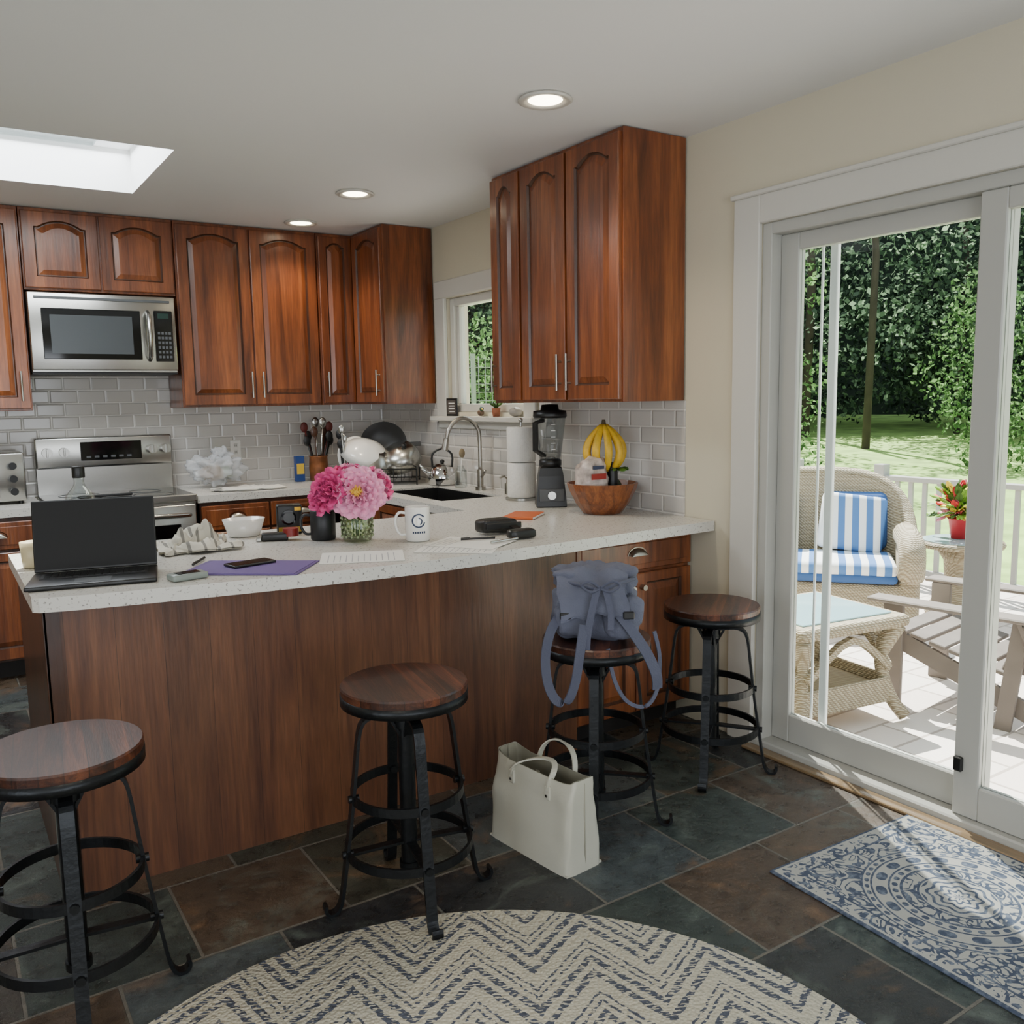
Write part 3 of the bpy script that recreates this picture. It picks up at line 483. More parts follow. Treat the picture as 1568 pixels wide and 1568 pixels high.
# ------------------------------------------------------------ backpack
BPK=plain('backpack_canvas','#595c6c',.85,bump=.3,bscale=220,var=.12,vscale=12); BPD=plain('backpack_strap','#4b4e5f',.8,bump=.2,bscale=200)
m=M()
m.blob((0,.01,.088),(.135,.10,.085),BPK,.2,13,.5,34)
m.blob((.0,.02,.185),(.125,.085,.05),BPK,.32,17,.55,30,seed=3)
m.blob((.075,-.075,.085),(.065,.05,.065),BPK,.26,18,.6,22,seed=6); m.blob((-.085,-.07,.07),(.05,.045,.055),BPK,.26,18,.6,22,seed=9)
def flap(u,v):
    s=(u-.5)*2; w=.125-.02*v+.012*noise.noise(Vector((v*5,s,2))); x=s*w-.02
    t=v; y=.07-.24*t; z=.235-.02*s*s+.012*noise.noise(Vector((s*3,t*5,7)))
    if t>.5: k=(t-.5)/.5; y=-.05-.075*math.sin(k*pi/2)-.01*k; z=z-.13*k**1.3
    z+=.014*math.sin(s*6+t*7)*(1-abs(s)); return (x,y,z)
m.grid(flap,26,26,BPK); m.grid(lambda u,v:tuple(Vector(flap(u,v))-Vector((0,-.004,.008))),26,26,BPK)
m.tube(spline([(-.12,-.05,.20),(-.06,-.115,.195),(.0,-.135,.185),(.06,-.12,.2),(.12,-.05,.2)],4),.006,BPD,8)
for sx in(-1,1): m.tube(spline([(.0,-.14,.19),(sx*.035,-.155,.215),(sx*.06,-.15,.2),(sx*.03,-.15,.18),(.0,-.14,.19)],4),.005,BPD,6)
m.bar(spline([(-.01,-.14,.19),(-.03,-.165,.12),(-.045,-.165,.03),(-.045,-.16,-.05)],4),.022,.004,(1,0,0),BPD)
m.bar(spline([(.015,-.14,.19),(.03,-.155,.12),(.03,-.16,.06)],4),.02,.004,(1,0,0),BPD)
def strap(pts,w=.03): m.bar(spline(pts),w,.006,lambda i:(.95,.3,.1),BPD)
strap([(-.115,-.07,.10),(-.155,-.11,.05),(-.175,-.13,-.03),(-.17,-.15,-.11),(-.145,-.16,-.165),(-.11,-.165,-.17),(-.085,-.17,-.11),(-.07,-.175,-.02),(-.055,-.165,.08)])
strap([(.06,-.13,.10),(.10,-.15,.05),(.145,-.15,-.02),(.175,-.15,-.09),(.18,-.14,-.14)],.034)
strap([(.175,-.11,.04),(.19,-.12,-.04),(.18,-.14,-.14),(.14,-.16,-.19),(.08,-.17,-.17),(.04,-.17,-.10),(.02,-.165,.0)],.012)
for x,y,z in((-.11,-.125,.10),(.09,-.135,.10)): m.box((x-.018,y-.008,z-.012),(x+.018,y+.004,z+.012),BLK,.003)
m.make('backpack',(1.80,2.26,.652),math.radians(-33))
# ------------------------------------------------------------ counter objects
m=M(); m.box((-.178,-.12,0),(.178,.12,.014),BLK,.004,seg=2); m.box((-.15,-.01,.0142),(.15,.095,.0155),plain('laptop_keys','#1d1d1f',.6)); m.box((-.05,-.105,.0142),(.05,-.03,.015),GRY)
for r in range(5):
    for c in range(14): m.box((-.14+c*.0203,.0+r*.019,.0155),(-.14+c*.0203+.016,.0+r*.019+.015,.0172),BLK)
Tl=Matrix.Translation((0,.118,.014))@RX(-12)
m.box((-.178,-.003,.0),(.178,.004,.225),BLK,.003,T=Tl); m.box((-.174,-.0036,.008),(.174,-.003,.221),LCD,T=Tl)
m.make('laptop',(.385,2.93,CT+.001),math.radians(-12))
m=M(); m.lathe([(.045,0),(.052,.006),(.052,.19),(.046,.22),(.022,.248),(.017,.26),(.017,.282)],JAR,28); m.lathe([(.02,.28),(.021,.284),(.021,.315),(.019,.32)],BLK,24); m.lathe([(.046,.008),(.048,.012),(.048,.09),(.001,.091)],glass('bottle_liquid',(.8,.83,.78,1)),24); m.make('glass_bottle',(.42,3.40,CT+.001))
CC=plain('cup_cream','#cbbd98',.4)
m=M(); m.lathe([(.03,0),(.035,.003),(.041,.085),(.038,.085),(.033,.01),(.001,.008)],CC,28); m.tube([(.036,0,.07),(.06,0,.065),(.062,0,.04),(.035,0,.02)],.005,CC); m.make('coffee_cup',(.255,3.3,CT+.001))
def cloth(name,loc,w,d,h,mat,seed,rz=0,sc=9,base=.006):
    m=M()
    def f(off):
        def fn(u,v):
            x=(u-.5)*w;y=(v-.5)*d; e=min(1,4*min(u,1-u))*min(1,4*min(v,1-v))
            q=Vector((x*sc+seed,y*sc,seed)); hh=abs(noise.noise(q))*1.3+.5*abs(noise.noise(q*2.3))+.2*abs(noise.noise(q*5)); 
            x+=.06*noise.noise(Vector((u*3,v*3,seed)));y+=.06*noise.noise(Vector((u*3+9,v*3,seed)))
            return (x,y,base*off+h*hh*(.15+.85*e))
        return fn
    m.grid(f(1),60,60,mat); m.grid(f(0),60,60,mat); return m.make(name,loc,rz)
cloth('kitchen_towel',(.78,3.35,CT+.001),.27,.28,.085,stripe_mat('towel_stripe','#c9c4b6','#85827b',.05,duty=.2),5,sc=12)
m=M(); m.lathe([(.05,0),(.055,.004),(.075,.07),(.072,.07),(.05,.008),(.001,.006)],WHT,32,fn=lambda a,i:1+.12*math.cos(2*a)); m.make('plastic_bowl',(1.02,3.53,CT+.001))
m=M(); m.poly([(-.19,-.12),(.19,-.12),(.19,.12),(-.19,.12)],0,.003,plain('folder_purple','#57427a',.55)); m.box((-.17,-.115,.003),(.18,.11,.0045),plain('folder_purple2','#64508a',.6)); m.make('purple_folder',(.83,2.82,CT+.001),math.radians(-38))
m=M(); m.box((-.075,-.037,0),(.075,.037,.008),BLK,.003,seg=2); m.box((-.071,-.033,.008),(.071,.033,.0086),BLG); m.make('smartphone',(.84,2.86,CT+.0065),math.radians(12))
m=M(); m.box((-.055,-.03,0),(.055,.03,.02),plain('gadget_case','#7f8781',.35),.006,seg=2); m.box((-.035,-.02,.02),(.035,.02,.0215),BLG,.001); m.make('eyeglass_case',(.62,2.765,CT+.001),math.radians(10))
def pen(loc,rz,mat=BLK):
    m=M(); m.cyl((-.07,0,.005),(.06,0,.005),.0045,mat,8); m.cyl((.06,0,.005),(.072,0,.005),.003,CHR,8,r2=.0006); m.box((-.07,-.001,.009),(-.035,.001,.011),mat); m.make('ballpoint_pen',loc,rz)
pen((.72,3.03,CT+.002),math.radians(60)); pen((1.69,2.82,CT+.006),math.radians(-20)); pen((1.74,2.72,CT+.006),math.radians(10),STL)
def mug(name,loc,r,h,mat,rz,inside,logo=None):
    m=M(); m.lathe([(r*.9,0),(r,.006),(r,h-.002),(r-.002,h),(r-.004,h-.002),(r-.004,.01),(.001,.008)],mat,40)
    m.tube(spline([(r-.003,0,h*.82),(r+.022,0,h*.84),(r+.036,0,h*.66),(r+.034,0,h*.4),(r+.018,0,h*.2),(r-.003,0,h*.2)],3),.0055,mat,10)
    m.cyl((0,0,h*.7),(0,0,h*.705),r-.005,inside,28)
    if logo:
        def pt(yy,zz): an=1.55+yy/r; return ((r+.0006)*math.cos(an),(r+.0006)*math.sin(an),zz)
        def arcp(a0,a1,zc,rr,w,k=20):
            def fn(u,v):
                t=a0+(a1-a0)*u; q=rr-w/2+w*v; return pt(q*math.cos(t),zc+q*math.sin(t))
            m.grid(fn,k,2,logo)
        arcp(.6,2*pi-.3,h*.62,.024,.006); arcp(-1.2,1.6,h*.6,.012,.005)
        for i in range(6): m.grid(lambda u,v,i=i:pt(-.024+i*.0085+u*.006,h*.25+v*.008),2,1,logo)
    return m.make(name,loc,rz)
COF=plain('coffee','#1c0f08',.15)
mug('coffee_mug',(1.24,3.24,CT+.001),.048,.115,plain('mug_black','#17181b',.45),math.radians(150),COF)
mug('coffee_mug',(1.515,2.98,CT+.001),.047,.13,WHT,math.radians(160),COF,plain('mug_logo','#1b2c4a',.4))
# vase with peonies
m=M()
VG=glass('green_glass',(.82,.88,.74,1),.4,.7)
m.lathe([(.045,0),(.052,.004),(.06,.03),(.06,.085),(.045,.11),(.048,.128),(.044,.128),(.041,.112),(.055,.084),(.055,.03),(.04,.012),(.001,.01)],VG,54,fn=lambda a,i:1+.02*math.cos(16*a),capends=False)
GRN=plain('stem_green','#4b6b30',.6); BD=plain('vase_dimple','#8f9c78',.25)
for k in range(5):
    for j in range(16):
        a=2*pi*(j+.5*(k%2))/16; m.blob((.0595*math.cos(a),.0595*math.sin(a),.022+k*.017),(.004,.004,.005),BD,n=5)
P1=plain('petal_light','#f0a3c4',.6,var=.12,vscale=30); P2=plain('petal_hot','#dd4f8c',.6,var=.2,vscale=30); YEL=plain('stamen','#ecc24a',.7)
def petal(m,base,d,upv,L_,w,curl,mat):
    d=Vector(d).normalized(); sd=d.cross(Vector(upv)).normalized(); nn=sd.cross(d)
    def fn(u,v):
        t=u; s=(v-.5)*2; ww=w*math.sin(pi*min(1,.12+t*.8))**.7
        p=Vector(base)+d*(L_*t)+sd*(s*ww*.5)+nn*(curl*L_*(t*t)-.25*ww*(s*s))+nn*(.006*math.sin(s*7+t*5))
        return tuple(p)
    m.grid(fn,6,6,mat)
def bloom(m,c,r,face,mi,mo,n=34,center=True,o0=.25,o1=1.25):
    face=Vector(face).normalized(); a1=face.orthogonal().normalized(); a2=face.cross(a1)
    for i in range(n):
        t=i/n; ang=i*2.39996; op=o0+o1*t; rd=(a1*math.cos(ang)+a2*math.sin(ang))
        d=face*math.cos(op)+rd*math.sin(op)
        petal(m,Vector(c)+d*.006,d,-rd+face*.2,r*(.62+.42*t),r*(.55+.35*t),.25*(1-t),mi if random.random()<.6-.25*t else mo)
    if center:
        for i in range(70):
            a=random.random()*6.28; q=random.random()*.65; d=(face+(a1*math.cos(a)+a2*math.sin(a))*q).normalized(); m.tube([Vector(c),Vector(c)+d*r*.45],.0026,YEL,5)
cd=Vector((-.45,-.85,.3))
bloom(m,(-.01,-.04,.185),.10,cd,P1,P1,50,True,.6,1.0)
bloom(m,(-.09,.01,.20),.085,(-.7,-.4,.4),P2,P2,34,False); bloom(m,(.075,.0,.205),.08,(.5,-.5,.6),P1,P2,34,False); bloom(m,(.0,.05,.225),.085,(0,-.2,1),P1,P2,34,False); bloom(m,(-.125,.02,.165),.06,(-.9,-.3,.1),P2,P2,22,False)
for x,y in((0,-.03),(-.07,0),(.07,.01),(0,.04)): m.tube([(x*.2,y*.2,.02),(x*.3,y*.3,.1),(x,y,.17)],.003,GRN,6)
for i in range(7):
    a=i*.9; petal(m,(0,0,.12),(math.cos(a),math.sin(a),.35),(0,0,1),.08,.03,-.2,GRN)
m.make('peony_vase',(1.33,3.12,CT+.001))
m=M(); m.box((-.05,-.03,0),(.05,.03,.12),BLK,.008,seg=2); m.cyl((-.005,-.03,.07),(-.005,-.05,.07),.03,BLG,24); m.cyl((-.005,-.05,.07),(-.005,-.053,.07),.022,GRY,24); m.box((.02,-.032,.095),(.045,-.03,.11),plain('gold_badge','#b58a2c',.3,.8)); m.box((-.045,-.032,.01),(.045,-.03,.03),plain('gold_badge2','#9a7a2c',.4,.6)); m.make('instant_camera',(1.19,3.48,CT+.001),math.radians(-15))
m=M(); m.box((-.07,-.025,0),(.03,.025,.03),BLK,.006,seg=2); m.cyl((.04,0,.015),(.04,.0,.045),.03,plain('tape_red','#7d1d18',.4),24); m.box((-.09,-.02,.0),(-.07,.02,.015),STL,.002); m.make('tape_dispenser',(1.10,3.33,CT+.001),math.radians(-20))
PAP=plain('paper','#dddcd7',.8); INK=plain('ink','#a3a4a6',.8)
def paper(name,loc,rz,w=.216,h=.28,n=12):
    m=M(); m.box((-w/2,-h/2,0),(w/2,h/2,.0012),PAP)
    for i in range(n): m.box((-w*.4,h*.4-i*.02,.0012),(w*(.1+.28*random.random()),h*.4-i*.02+.003,.0015),INK)
    return m.make(name,loc,rz)
paper('paper_sheet',(1.20,2.78,CT+.001),math.radians(66)); paper('paper_sheet',(1.55,2.73,CT+.001),math.radians(48)); paper('paper_sheet',(1.63,2.79,CT+.003),math.radians(32),n=4)
# folded black sunglasses pouch + cloth strap
m=M(); m.blob((0,0,.03),(.085,.045,.028),BLK,.18,16,.45,22); m.box((-.07,-.05,.02),(.08,-.043,.045),BLK,.003); m.blob((.02,-.17,.018),(.055,.03,.018),BLK,.12,16,.45,20,seed=3); m.bar(spline([(.03,-.03,.04),(.06,-.09,.012),(.05,-.13,.012),(.03,-.16,.03)],4),.028,.006,(1,0,0),BLK); m.make('black_pouch',(1.85,2.94,CT+.003),math.radians(-8))
m=M(); m.box((-.07,-.1,0),(.07,.1,.012),plain('orange_cover','#c8622c',.5),.002); m.box((-.067,-.098,.002),(.072,.098,.010),PAP); m.make('notebook',(2.20,3.28,CT+.001),math.radians(-50))
# fruit bowl
BW=wood('bowl_wood','#4a2210','#7d4522','#9a5c30','z',sc=2.5)
m=M()
m.lathe([(.085,0),(.09,.004),(.125,.05),(.155,.11),(.165,.14),(.157,.14),(.148,.11),(.118,.055),(.08,.012),(.001,.01)],BW,16,smooth=False)
bx=plain('foil_bag','#b9aca4',.3,bump=.5,bscale=40,var=.4,vscale=25)
m.blob((-.08,-.03,.185),(.075,.05,.075),bx,.3,18,.7,22); m.box((-.13,-.092,.165),(-.05,-.087,.19),plain('bag_red','#8f2620',.4)); m.box((-.12,-.09,.21),(-.06,-.084,.225),plain('bag_blue','#2a3550',.4))
m.blob((.05,.0,.12),(.05,.05,.045),plain('avocado','#2c3a1c',.6,bump=.4),.1,8,1,14); m.blob((.0,.06,.12),(.045,.045,.042),plain('orange_fruit','#c9772a',.5,bump=.2,bscale=200),.0,8,1,14)
m.cyl((.02,-.05,.05),(.02,-.05,.21),.024,BLK,16); m.cyl((.02,-.05,.21),(.02,-.05,.235),.012,BLK,12)
BAN=plain('banana','#d6ab2a',.5,var=.22,vscale=25); BNB=plain('banana_tip','#3a2e14',.7)
for i in range(5):
    a=math.radians(-190+i*38); dx,dy=math.cos(a),math.sin(a); pts=[];rs=[]
    for k in range(13):
        t=k/12; rr=.010+.066*math.sin(pi*t*.92)+.02*t; pts.append((.01+dx*rr,dy*rr,.40-.205*t)); rs.append(.005+.0145*math.sin(pi*min(1,.05+t*.9))**.55)
    m.tube(pts,rs,BAN,6); m.tube([pts[-1],(pts[-1][0]-dx*.006,pts[-1][1]-dy*.006,pts[-1][2]-.012)],.0065,BNB,8)
m.cyl((.01,0,.39),(.01,0,.425),.013,BNB,10,r2=.008)
for i in range(5):
    a=i*1.2; petal(m,(.04,-.06,.2),(math.cos(a),math.sin(a),.3),(0,0,1),.06,.035,-.2,plain('leafy%d'%i,'#4f7a2c',.5))
m.make('fruit_bowl',(2.555,3.16,CT+.001))
m=M(); Tb=TT(0,0,0,-.55)
m.lathe([(.10,0),(.105,.005),(.10,.05),(.085,.15),(.075,.19),(.06,.2)],BLK,4,smooth=False,T=TT(0,0,0,pi/4-.55)); m.box((-.06,-.083,.03),(.06,-.078,.09),GRY,.003,T=Tb); m.cyl((0,-.08,.06),(0,-.1,.06),.02,STL,T=Tb)
m.lathe([(.045,.2),(.05,.205),(.055,.25),(.078,.44),(.076,.44),(.052,.25),(.04,.215),(.001,.21)],glass('jar_smoke',(.82,.84,.85,1),.3,.5),28,capends=False); m.lathe([(.05,.195),(.055,.2),(.055,.225),(.048,.23)],BLK,24); m.lathe([(.001,.43),(.078,.43),(.083,.44),(.08,.465),(.045,.47),(.04,.495),(.001,.497)],BLK,28)
m.bar([(-.065,-.03,.42),(-.125,-.055,.41),(-.125,-.055,.28),(-.055,-.025,.25)],.024,.014,(0.4,-.9,0),BLK)
for a in range(2): m.tube([(-.03,0,.235),(0,0,.24),(.03,0,.235)],.003,STL,6,T=TT(0,0,0,a*pi/2))
for z in(.28,.31,.34,.37,.40): m.box((.0,-.078,z),(.02,-.076,z+.002),WHT,T=Tb)
m.make('countertop_blender',(2.53,3.53,CT+.001))
m=M(); m.cyl((0,0,0),(0,0,.012),.085,STL,32); m.cyl((0,0,.01),(0,0,.41),.006,STL,10); m.blob((0,0,.415),(.012,.012,.012),STL,n=8)
PT=plain('paper_towel','#dad7d0',.9,bump=.5,bscale=60); m.lathe([(.02,.014),(.073,.014),(.075,.02),(.075,.19),(.072,.195),(.02,.195)],PT,36,capends=False); m.lathe([(.02,.20),(.072,.20),(.075,.205),(.075,.375),(.07,.38),(.02,.38)],PT,36,capends=False)
m.bar([(.09,0,.01),(.095,0,.2),(.09,0,.36)],.01,.003,(0,1,0),STL); m.make('paper_towel_holder',(2.58,3.86,CT+.001),math.radians(60))
m=M(); m.cyl((0,0,0),(0,0,.02),.03,STB,24); m.cyl((0,0,.02),(0,0,.12),.018,STB,20); m.tube(spline([(0,0,.1),(0,0,.3),(-.012,.0,.36),(-.05,.0,.405),(-.10,.0,.42),(-.15,.0,.40),(-.185,0,.355),(-.2,0,.30)],4),.012,STB,14); m.cyl((-.2,0,.305),(-.213,0,.24),.016,STB,16,r2=.02)
m.tube([(0,-.018,.08),(0,-.05,.09),(.0,-.09,.12)],.007,STB,8); m.make('kitchen_faucet',(2.665,4.42,CT+.001),math.radians(-12))
m=M(); m.cyl((0,0,0),(0,0,.06),.016,STB,16); m.tube([(0,0,.06),(0,0,.085),(-.02,0,.1),(-.05,0,.095)],.006,STB,8); m.make('soap_dispenser',(2.665,4.13,CT+.001))
m=M(); m.lathe([(.035,0),(.038,.005),(.036,.1),(.02,.12),(.02,.13)],JAR,24); m.tube([(0,0,.03),(.01,0,.19)],.004,WHT,6); m.blob((.012,0,.205),(.02,.012,.028),plain('brush','#8a7b60',.9),n=10); m.make('dish_brush_jar',(2.66,4.64,CT+.001))
# dish rack with pans
m=M(); wire=BLK
for z in(.02,.10): m.tube([(-.24,-.17,z),(.24,-.17,z),(.24,.17,z),(-.24,.17,z)],.004,wire,6,closed=True)
for i in range(11):
    x=-.24+i*.048; m.tube([(x,-.17,.10),(x,-.17,.02),(x,.17,.02),(x,.17,.10)],.002,wire,5)
for x in(-.24,.24):
    for y in(-.17,.17): m.cyl((x,y,0),(x,y,.1),.005,wire,8)
def tm(x,y,z,a,b): return Matrix.Translation((x,y,z))@RX(a)@RY(b)
m.lathe([(.001,.075),(.06,.068),(.12,.04),(.16,0),(.163,0),(.123,.046),(.06,.075),(.001,.082)],WHT,40,T=tm(-.09,-.05,.19,28,16),capends=False)
m.lathe([(.001,.065),(.06,.06),(.11,.03),(.14,0),(.143,0),(.113,.036),(.06,.066),(.001,.071)],STL,40,T=tm(-.05,-.09,.13,48,8),capends=False)
Tq=tm(.02,.10,.23,72,0); m.lathe([(.001,.0),(.12,0),(.15,.05),(.153,.05),(.122,-.004),(.001,-.004)],BLK,36,T=Tq,capends=False); m.bar([(.14,0,.04),(.24,.0,.05)],.025,.014,(0,1,0),BLK,T=Tq)
m.lathe([(.001,.004),(.10,.004),(.13,.012),(.13,.016),(.10,.009),(.001,.009)],WHT,36,T=tm(-.16,.05,.17,80,30),capends=False)
m.lathe([(.001,.08),(.09,.07),(.115,.03),(.12,-.03),(.125,-.03),(.12,.032),(.095,.078),(.001,.088)],STL,32,T=tm(.14,-.03,.15,30,-15),capends=False); m.blob((.16,-.08,.24),(.018,.018,.018),BLK,n=8)
for i,(x,y) in enumerate(((-.21,-.12),(-.19,-.10),(-.22,-.09),(-.2,-.13))): m.cyl((x,y,.02),(x-.02,y,.24+.03*i),.006,(BLK,STL,BLK,STL)[i],8); m.blob((x-.022,y,.26+.03*i),(.02,.008,.03),(BLK,STL,BLK,STL)[i],n=8)
m.make('dish_rack',(2.40,5.22,CT+.003),math.radians(-30))
m=M(); m.lathe([(.07,0),(.085,.005),(.09,.05),(.075,.1),(.04,.13),(.001,.135)],CHR,36); m.blob((0,0,.145),(.015,.015,.014),BLK,n=8); m.tube([(.07,0,.06),(.12,0,.1),(.14,0,.13)],[.018,.012,.008],CHR,12)
m.tube(spline([(-.06,0,.11),(-.06,0,.19),(0,0,.225),(.06,0,.19),(.06,0,.11)],3),.007,BLK,8); m.make('tea_kettle',(2.655,4.86,CT+.001) ,math.radians(150))
m=M(); m.lathe([(.055,0),(.06,.005),(.065,.09),(.06,.16),(.066,.17),(.06,.17),(.055,.02),(.001,.015)],plain('copper_crock','#7a4a2a',.4,.3,var=.4,vscale=18),28)
for i in range(11):
    a=i*.7; r=.03; ex=.08*math.cos(a);ey=.06*math.sin(a);hz=.24+.03*((i*7)%5); c=[BLK,CHD,STL,BLK,plain('silicone%d'%i,'#5b221c',.5)][i%5]
    m.tube([(r*math.cos(a)*.5,r*math.sin(a)*.5,.03),(ex,ey,hz)],.006,c,8); m.blob((ex*1.08,ey*1.08,hz+.03),(.026,.01,.035),c,n=10)
m.make('utensil_crock',(2.17,5.70,CT+.001))
m=M(); m.box((-.03,-.02,0),(.03,.02,.17),plain('box_blue','#22407c',.5),.002); m.box((-.025,-.0215,.05),(.025,-.02,.12),plain('box_yellow','#d8b43a',.5)); m.make('seasoning_box',(2.05,5.74,CT+.001))
PB=film('clear_plastic_film'); m=M(); m.blob((0,0,.095),(.15,.09,.085),PB,.45,22,.8,40); m.blob((-.03,0,.07),(.08,.05,.05),plain('bread','#a08a70',.8,var=.3),.1,12,1,14); m.blob((.03,0,.19),(.06,.035,.04),PB,.7,34,1,26,seed=4); m.blob((.06,0,.07),(.04,.04,.04),plain('greens','#77835c',.8,var=.3),.1,12,1,12); m.make('plastic_bag',(1.50,5.72,CT+.022))
cloth('dish_cloth',(1.62,5.45,CT+.001),.42,.22,.03,plain('cloth_white','#cfccc4',.9),11)
m=M(); m.box((-.035,-.006,-.057),(.035,0,.057),WHT,.003); 
for z in(-.022,.022): m.box((-.012,-.008,z-.014),(.012,-.005,z+.014),plain('outlet_in%d'%(z>0),'#c9c7c0',.4),.002); m.box((-.006,-.009,z-.006),(-.004,-.007,z+.006),BLK); m.box((.004,-.009,z-.006),(.006,-.007,z+.006),BLK)
m.make('wall_outlet',(1.68,YB-.009,1.14))
zs=wz0-.024
m=M(); m.blob((0,0,.028),(.04,.035,.027),plain('river_stone','#a9a39a',.6,bump=.3,var=.2),.05,10,1,14); m.make('decorative_stone',(XW-.035,4.12,zs))
m=M(); m.box((-.004,-.05,0),(.004,.05,.11),BLK,.002); m.box((-.005,-.038,.012),(-.0035,.038,.098),plain('sign_face','#4b4540',.6)); 
for i in range(4): m.box((-.0058,-.028,.025+i*.017),(-.0045,.02+.006*(i%2),.031+i*.017),WHT)
m.make('framed_sign',(XW-.02,4.86,zs),math.radians(12))
m=M(); m.blob((0,0,.022),(.035,.02,.02),plain('duck_brown','#5b4632',.6),n=12); m.blob((-.028,0,.045),(.014,.013,.014),plain('duck_green','#27442f',.5),n=10); m.cyl((-.04,0,.044),(-.054,0,.041),.005,YEL,8,r2=.003); m.make('duck_figurine',(XW-.03,4.5,zs),math.radians(70))
m=M(); m.lathe([(.02,0),(.026,.05),(.023,.05),(.018,.005)],plain('terra','#8d5236',.7),20)
for i in range(10): a=i*.63; petal(m,(0,0,.045),(math.cos(a)*.6,math.sin(a)*.6,.9),(0,0,1),.05,.014,-.2,GRN)
m.make('potted_succulent',(XW-.03,4.33,zs))
# ------------------------------------------------------------ outside
simple('ground_patio',(XW+.16,-4,-.2),(6.9,7.5,-.1),paver())
LG=plain('lawn_grass','#86a455',.95,var=.35,vscale=1.5,bump=.5,bscale=30)
def hill(x,y): return -.55+max(0,math.hypot(x,y)-13)*.035
m=M(); m.grid(lambda u,v:(6.95+70*u*u,-25+85*v,hill(6.95+70*u*u,-25+85*v)),40,40,LG); m.grid(lambda u,v:(-10+16.9*u,7.55+60*v,hill(-10+16.9*u,7.55+60*v)-.01),12,30,LG); m.make('ground_lawn')
m=M(); RP=plain('railing_paint','#9b9a96',.6); RXX=6.55
m.box((RXX-.03,-1,.72),(RXX+.05,5.3,.76),RP,.004); m.box((RXX-.02,-1,-.02),(RXX+.03,5.3,.02),RP); y=-1
while y<5.3: m.box((RXX-.012,y,.02),(RXX+.012,y+.035,.72),RP); y+=.12
for y in(-1,.8,2.6,4.4,5.26): m.box((RXX-.045,y,-.1),(RXX+.045,y+.09,.85),RP,.004)
m.make('patio_railing')
m=M(); FW=plain('fence_wire','#8f938c',.6)
for k in range(7): m.box((7.2+k*1.4,12.0-k*.2,-.6),(7.27+k*1.4,12.07-k*.2,2.3),FW)
for j in range(16): m.tube([(7.2,12.03,-.2+j*.16),(15.6,10.83,-.2+j*.16)],.008,FW,4)
for k in range(60): m.tube([(7.2+k*.14,12.03-k*.02,-.5),(7.2+k*.14,12.03-k*.02,2.25)],.006,FW,4)
m.make('garden_fence',(-2.6,3.4,0))
CU=stripe_mat('cushion_stripe','#e6e8ea','#4a74ad',.09); CU2=plain('cushion_blue','#31548a',.85)
m=M(); w=.60
m.box((-w,-.32,.0),(w,.32,.34),WK,.04,seg=3)
def backf(u,v):
    a=pi*u; sn=max(0,math.sin(a)); x=-w*math.copysign(abs(math.cos(a))**.55,math.cos(a)); return (x*(1+.06*v),.30*sn**.6+.10*v,.3+v*(.28+.40*sn**.9))
m.grid(backf,40,10,WK); m.grid(lambda u,v:tuple(Vector(backf(u,v))-Vector((0,.05,0))) if .1<u<.9 else backf(u,v),40,10,WK)
m.tube([backf(i/40,1) for i in range(41)],.045,WK,10)
for sx in(-1,1):
    m.box((sx*w-.06,-.32,.0),(sx*w+.06,.1,.56),WK,.03,seg=2); m.tube(spline([(sx*w,.12,.6),(sx*w,-.2,.6),(sx*w,-.34,.57),(sx*w,-.37,.48),(sx*w,-.34,.40)],3),.08,WK,12)
m.box((-w+.07,-.34,.34),(w-.07,.2,.40),CU2,.03,seg=3); m.box((-w+.07,-.34,.38),(w-.07,.2,.47),CU,.04,seg=3)
m.box((-.22,-.06,0),(.22,.06,.40),CU,.05,seg=3,T=Matrix.Translation((-.3,.2,.47))@RX(-14))
m.box((.02,-.05,0),(.44,.08,.40),CU2,.05,seg=3,T=Matrix.Translation((.06,.22,.47))@RX(-14)); m.box((-.02,-.08,0),(.40,.0,.39),CU,.04,seg=3,T=Matrix.Translation((.06,.18,.48))@RX(-18)@RY(6))
m.make('wicker_loveseat',(4.90,3.85,-.1),math.radians(-52))
def wtable(name,loc,rz,w,d,h):
    m=M(); m.box((-w/2,-d/2,h-.07),(w/2,d/2,h-.012),WK,.02,seg=2); m.box((-w/2+.06,-d/2+.06,h-.012),(w/2-.06,d/2-.06,h-.004),plain('table_glass_top','#8fb0b8',.05),.002); m.box((-w/2+.06,-d/2+.06,.13),(w/2-.06,d/2-.06,.17),WK,.01)
    for sx in(-1,1):
        for sy in(-1,1): m.tube(spline([(sx*(w/2-.04),sy*(d/2-.04),h-.06),(sx*(w/2-.09),sy*(d/2-.09),h*.6),(sx*(w/2-.06),sy*(d/2-.06),h*.25),(sx*(w/2-.01),sy*(d/2-.01),.03)],3),[.04]*3+[.03]*4+[.03]*3,WK,10)
    for i in range(4):
        T=TT(0,0,0,i*pi/2); L2=(w if i%2==0 else d); D2=(d if i%2==0 else w)
        m.bar(spline([(-L2/2+.08,-D2/2+.05,h*.5),(0,-D2/2+.04,h-.1),(L2/2-.08,-D2/2+.05,h*.5)],4),.03,.03,(0,1,0),WK,T=T)
        m.box((-L2/2+.07,-D2/2+.04,.10),(L2/2-.07,-D2/2+.06,.22),WK,.006,T=T)
    return m.make(name,loc,rz)
wtable('wicker_table',(3.44,2.69,-.1),math.radians(-8),.66,.60,.53)
m=M(); m.lathe([(.001,.48),(.27,.48),(.28,.5),(.27,.52),(.001,.52)],WK,36); m.cyl((0,0,.521),(0,0,.527),.24,plain('round_glass','#a9c2c6',.1),32); m.lathe([(.2,0),(.21,.02),(.09,.25),(.1,.38),(.16,.48)],WK,24); m.make('wicker_side_table',(5.85,3.35,-.1))
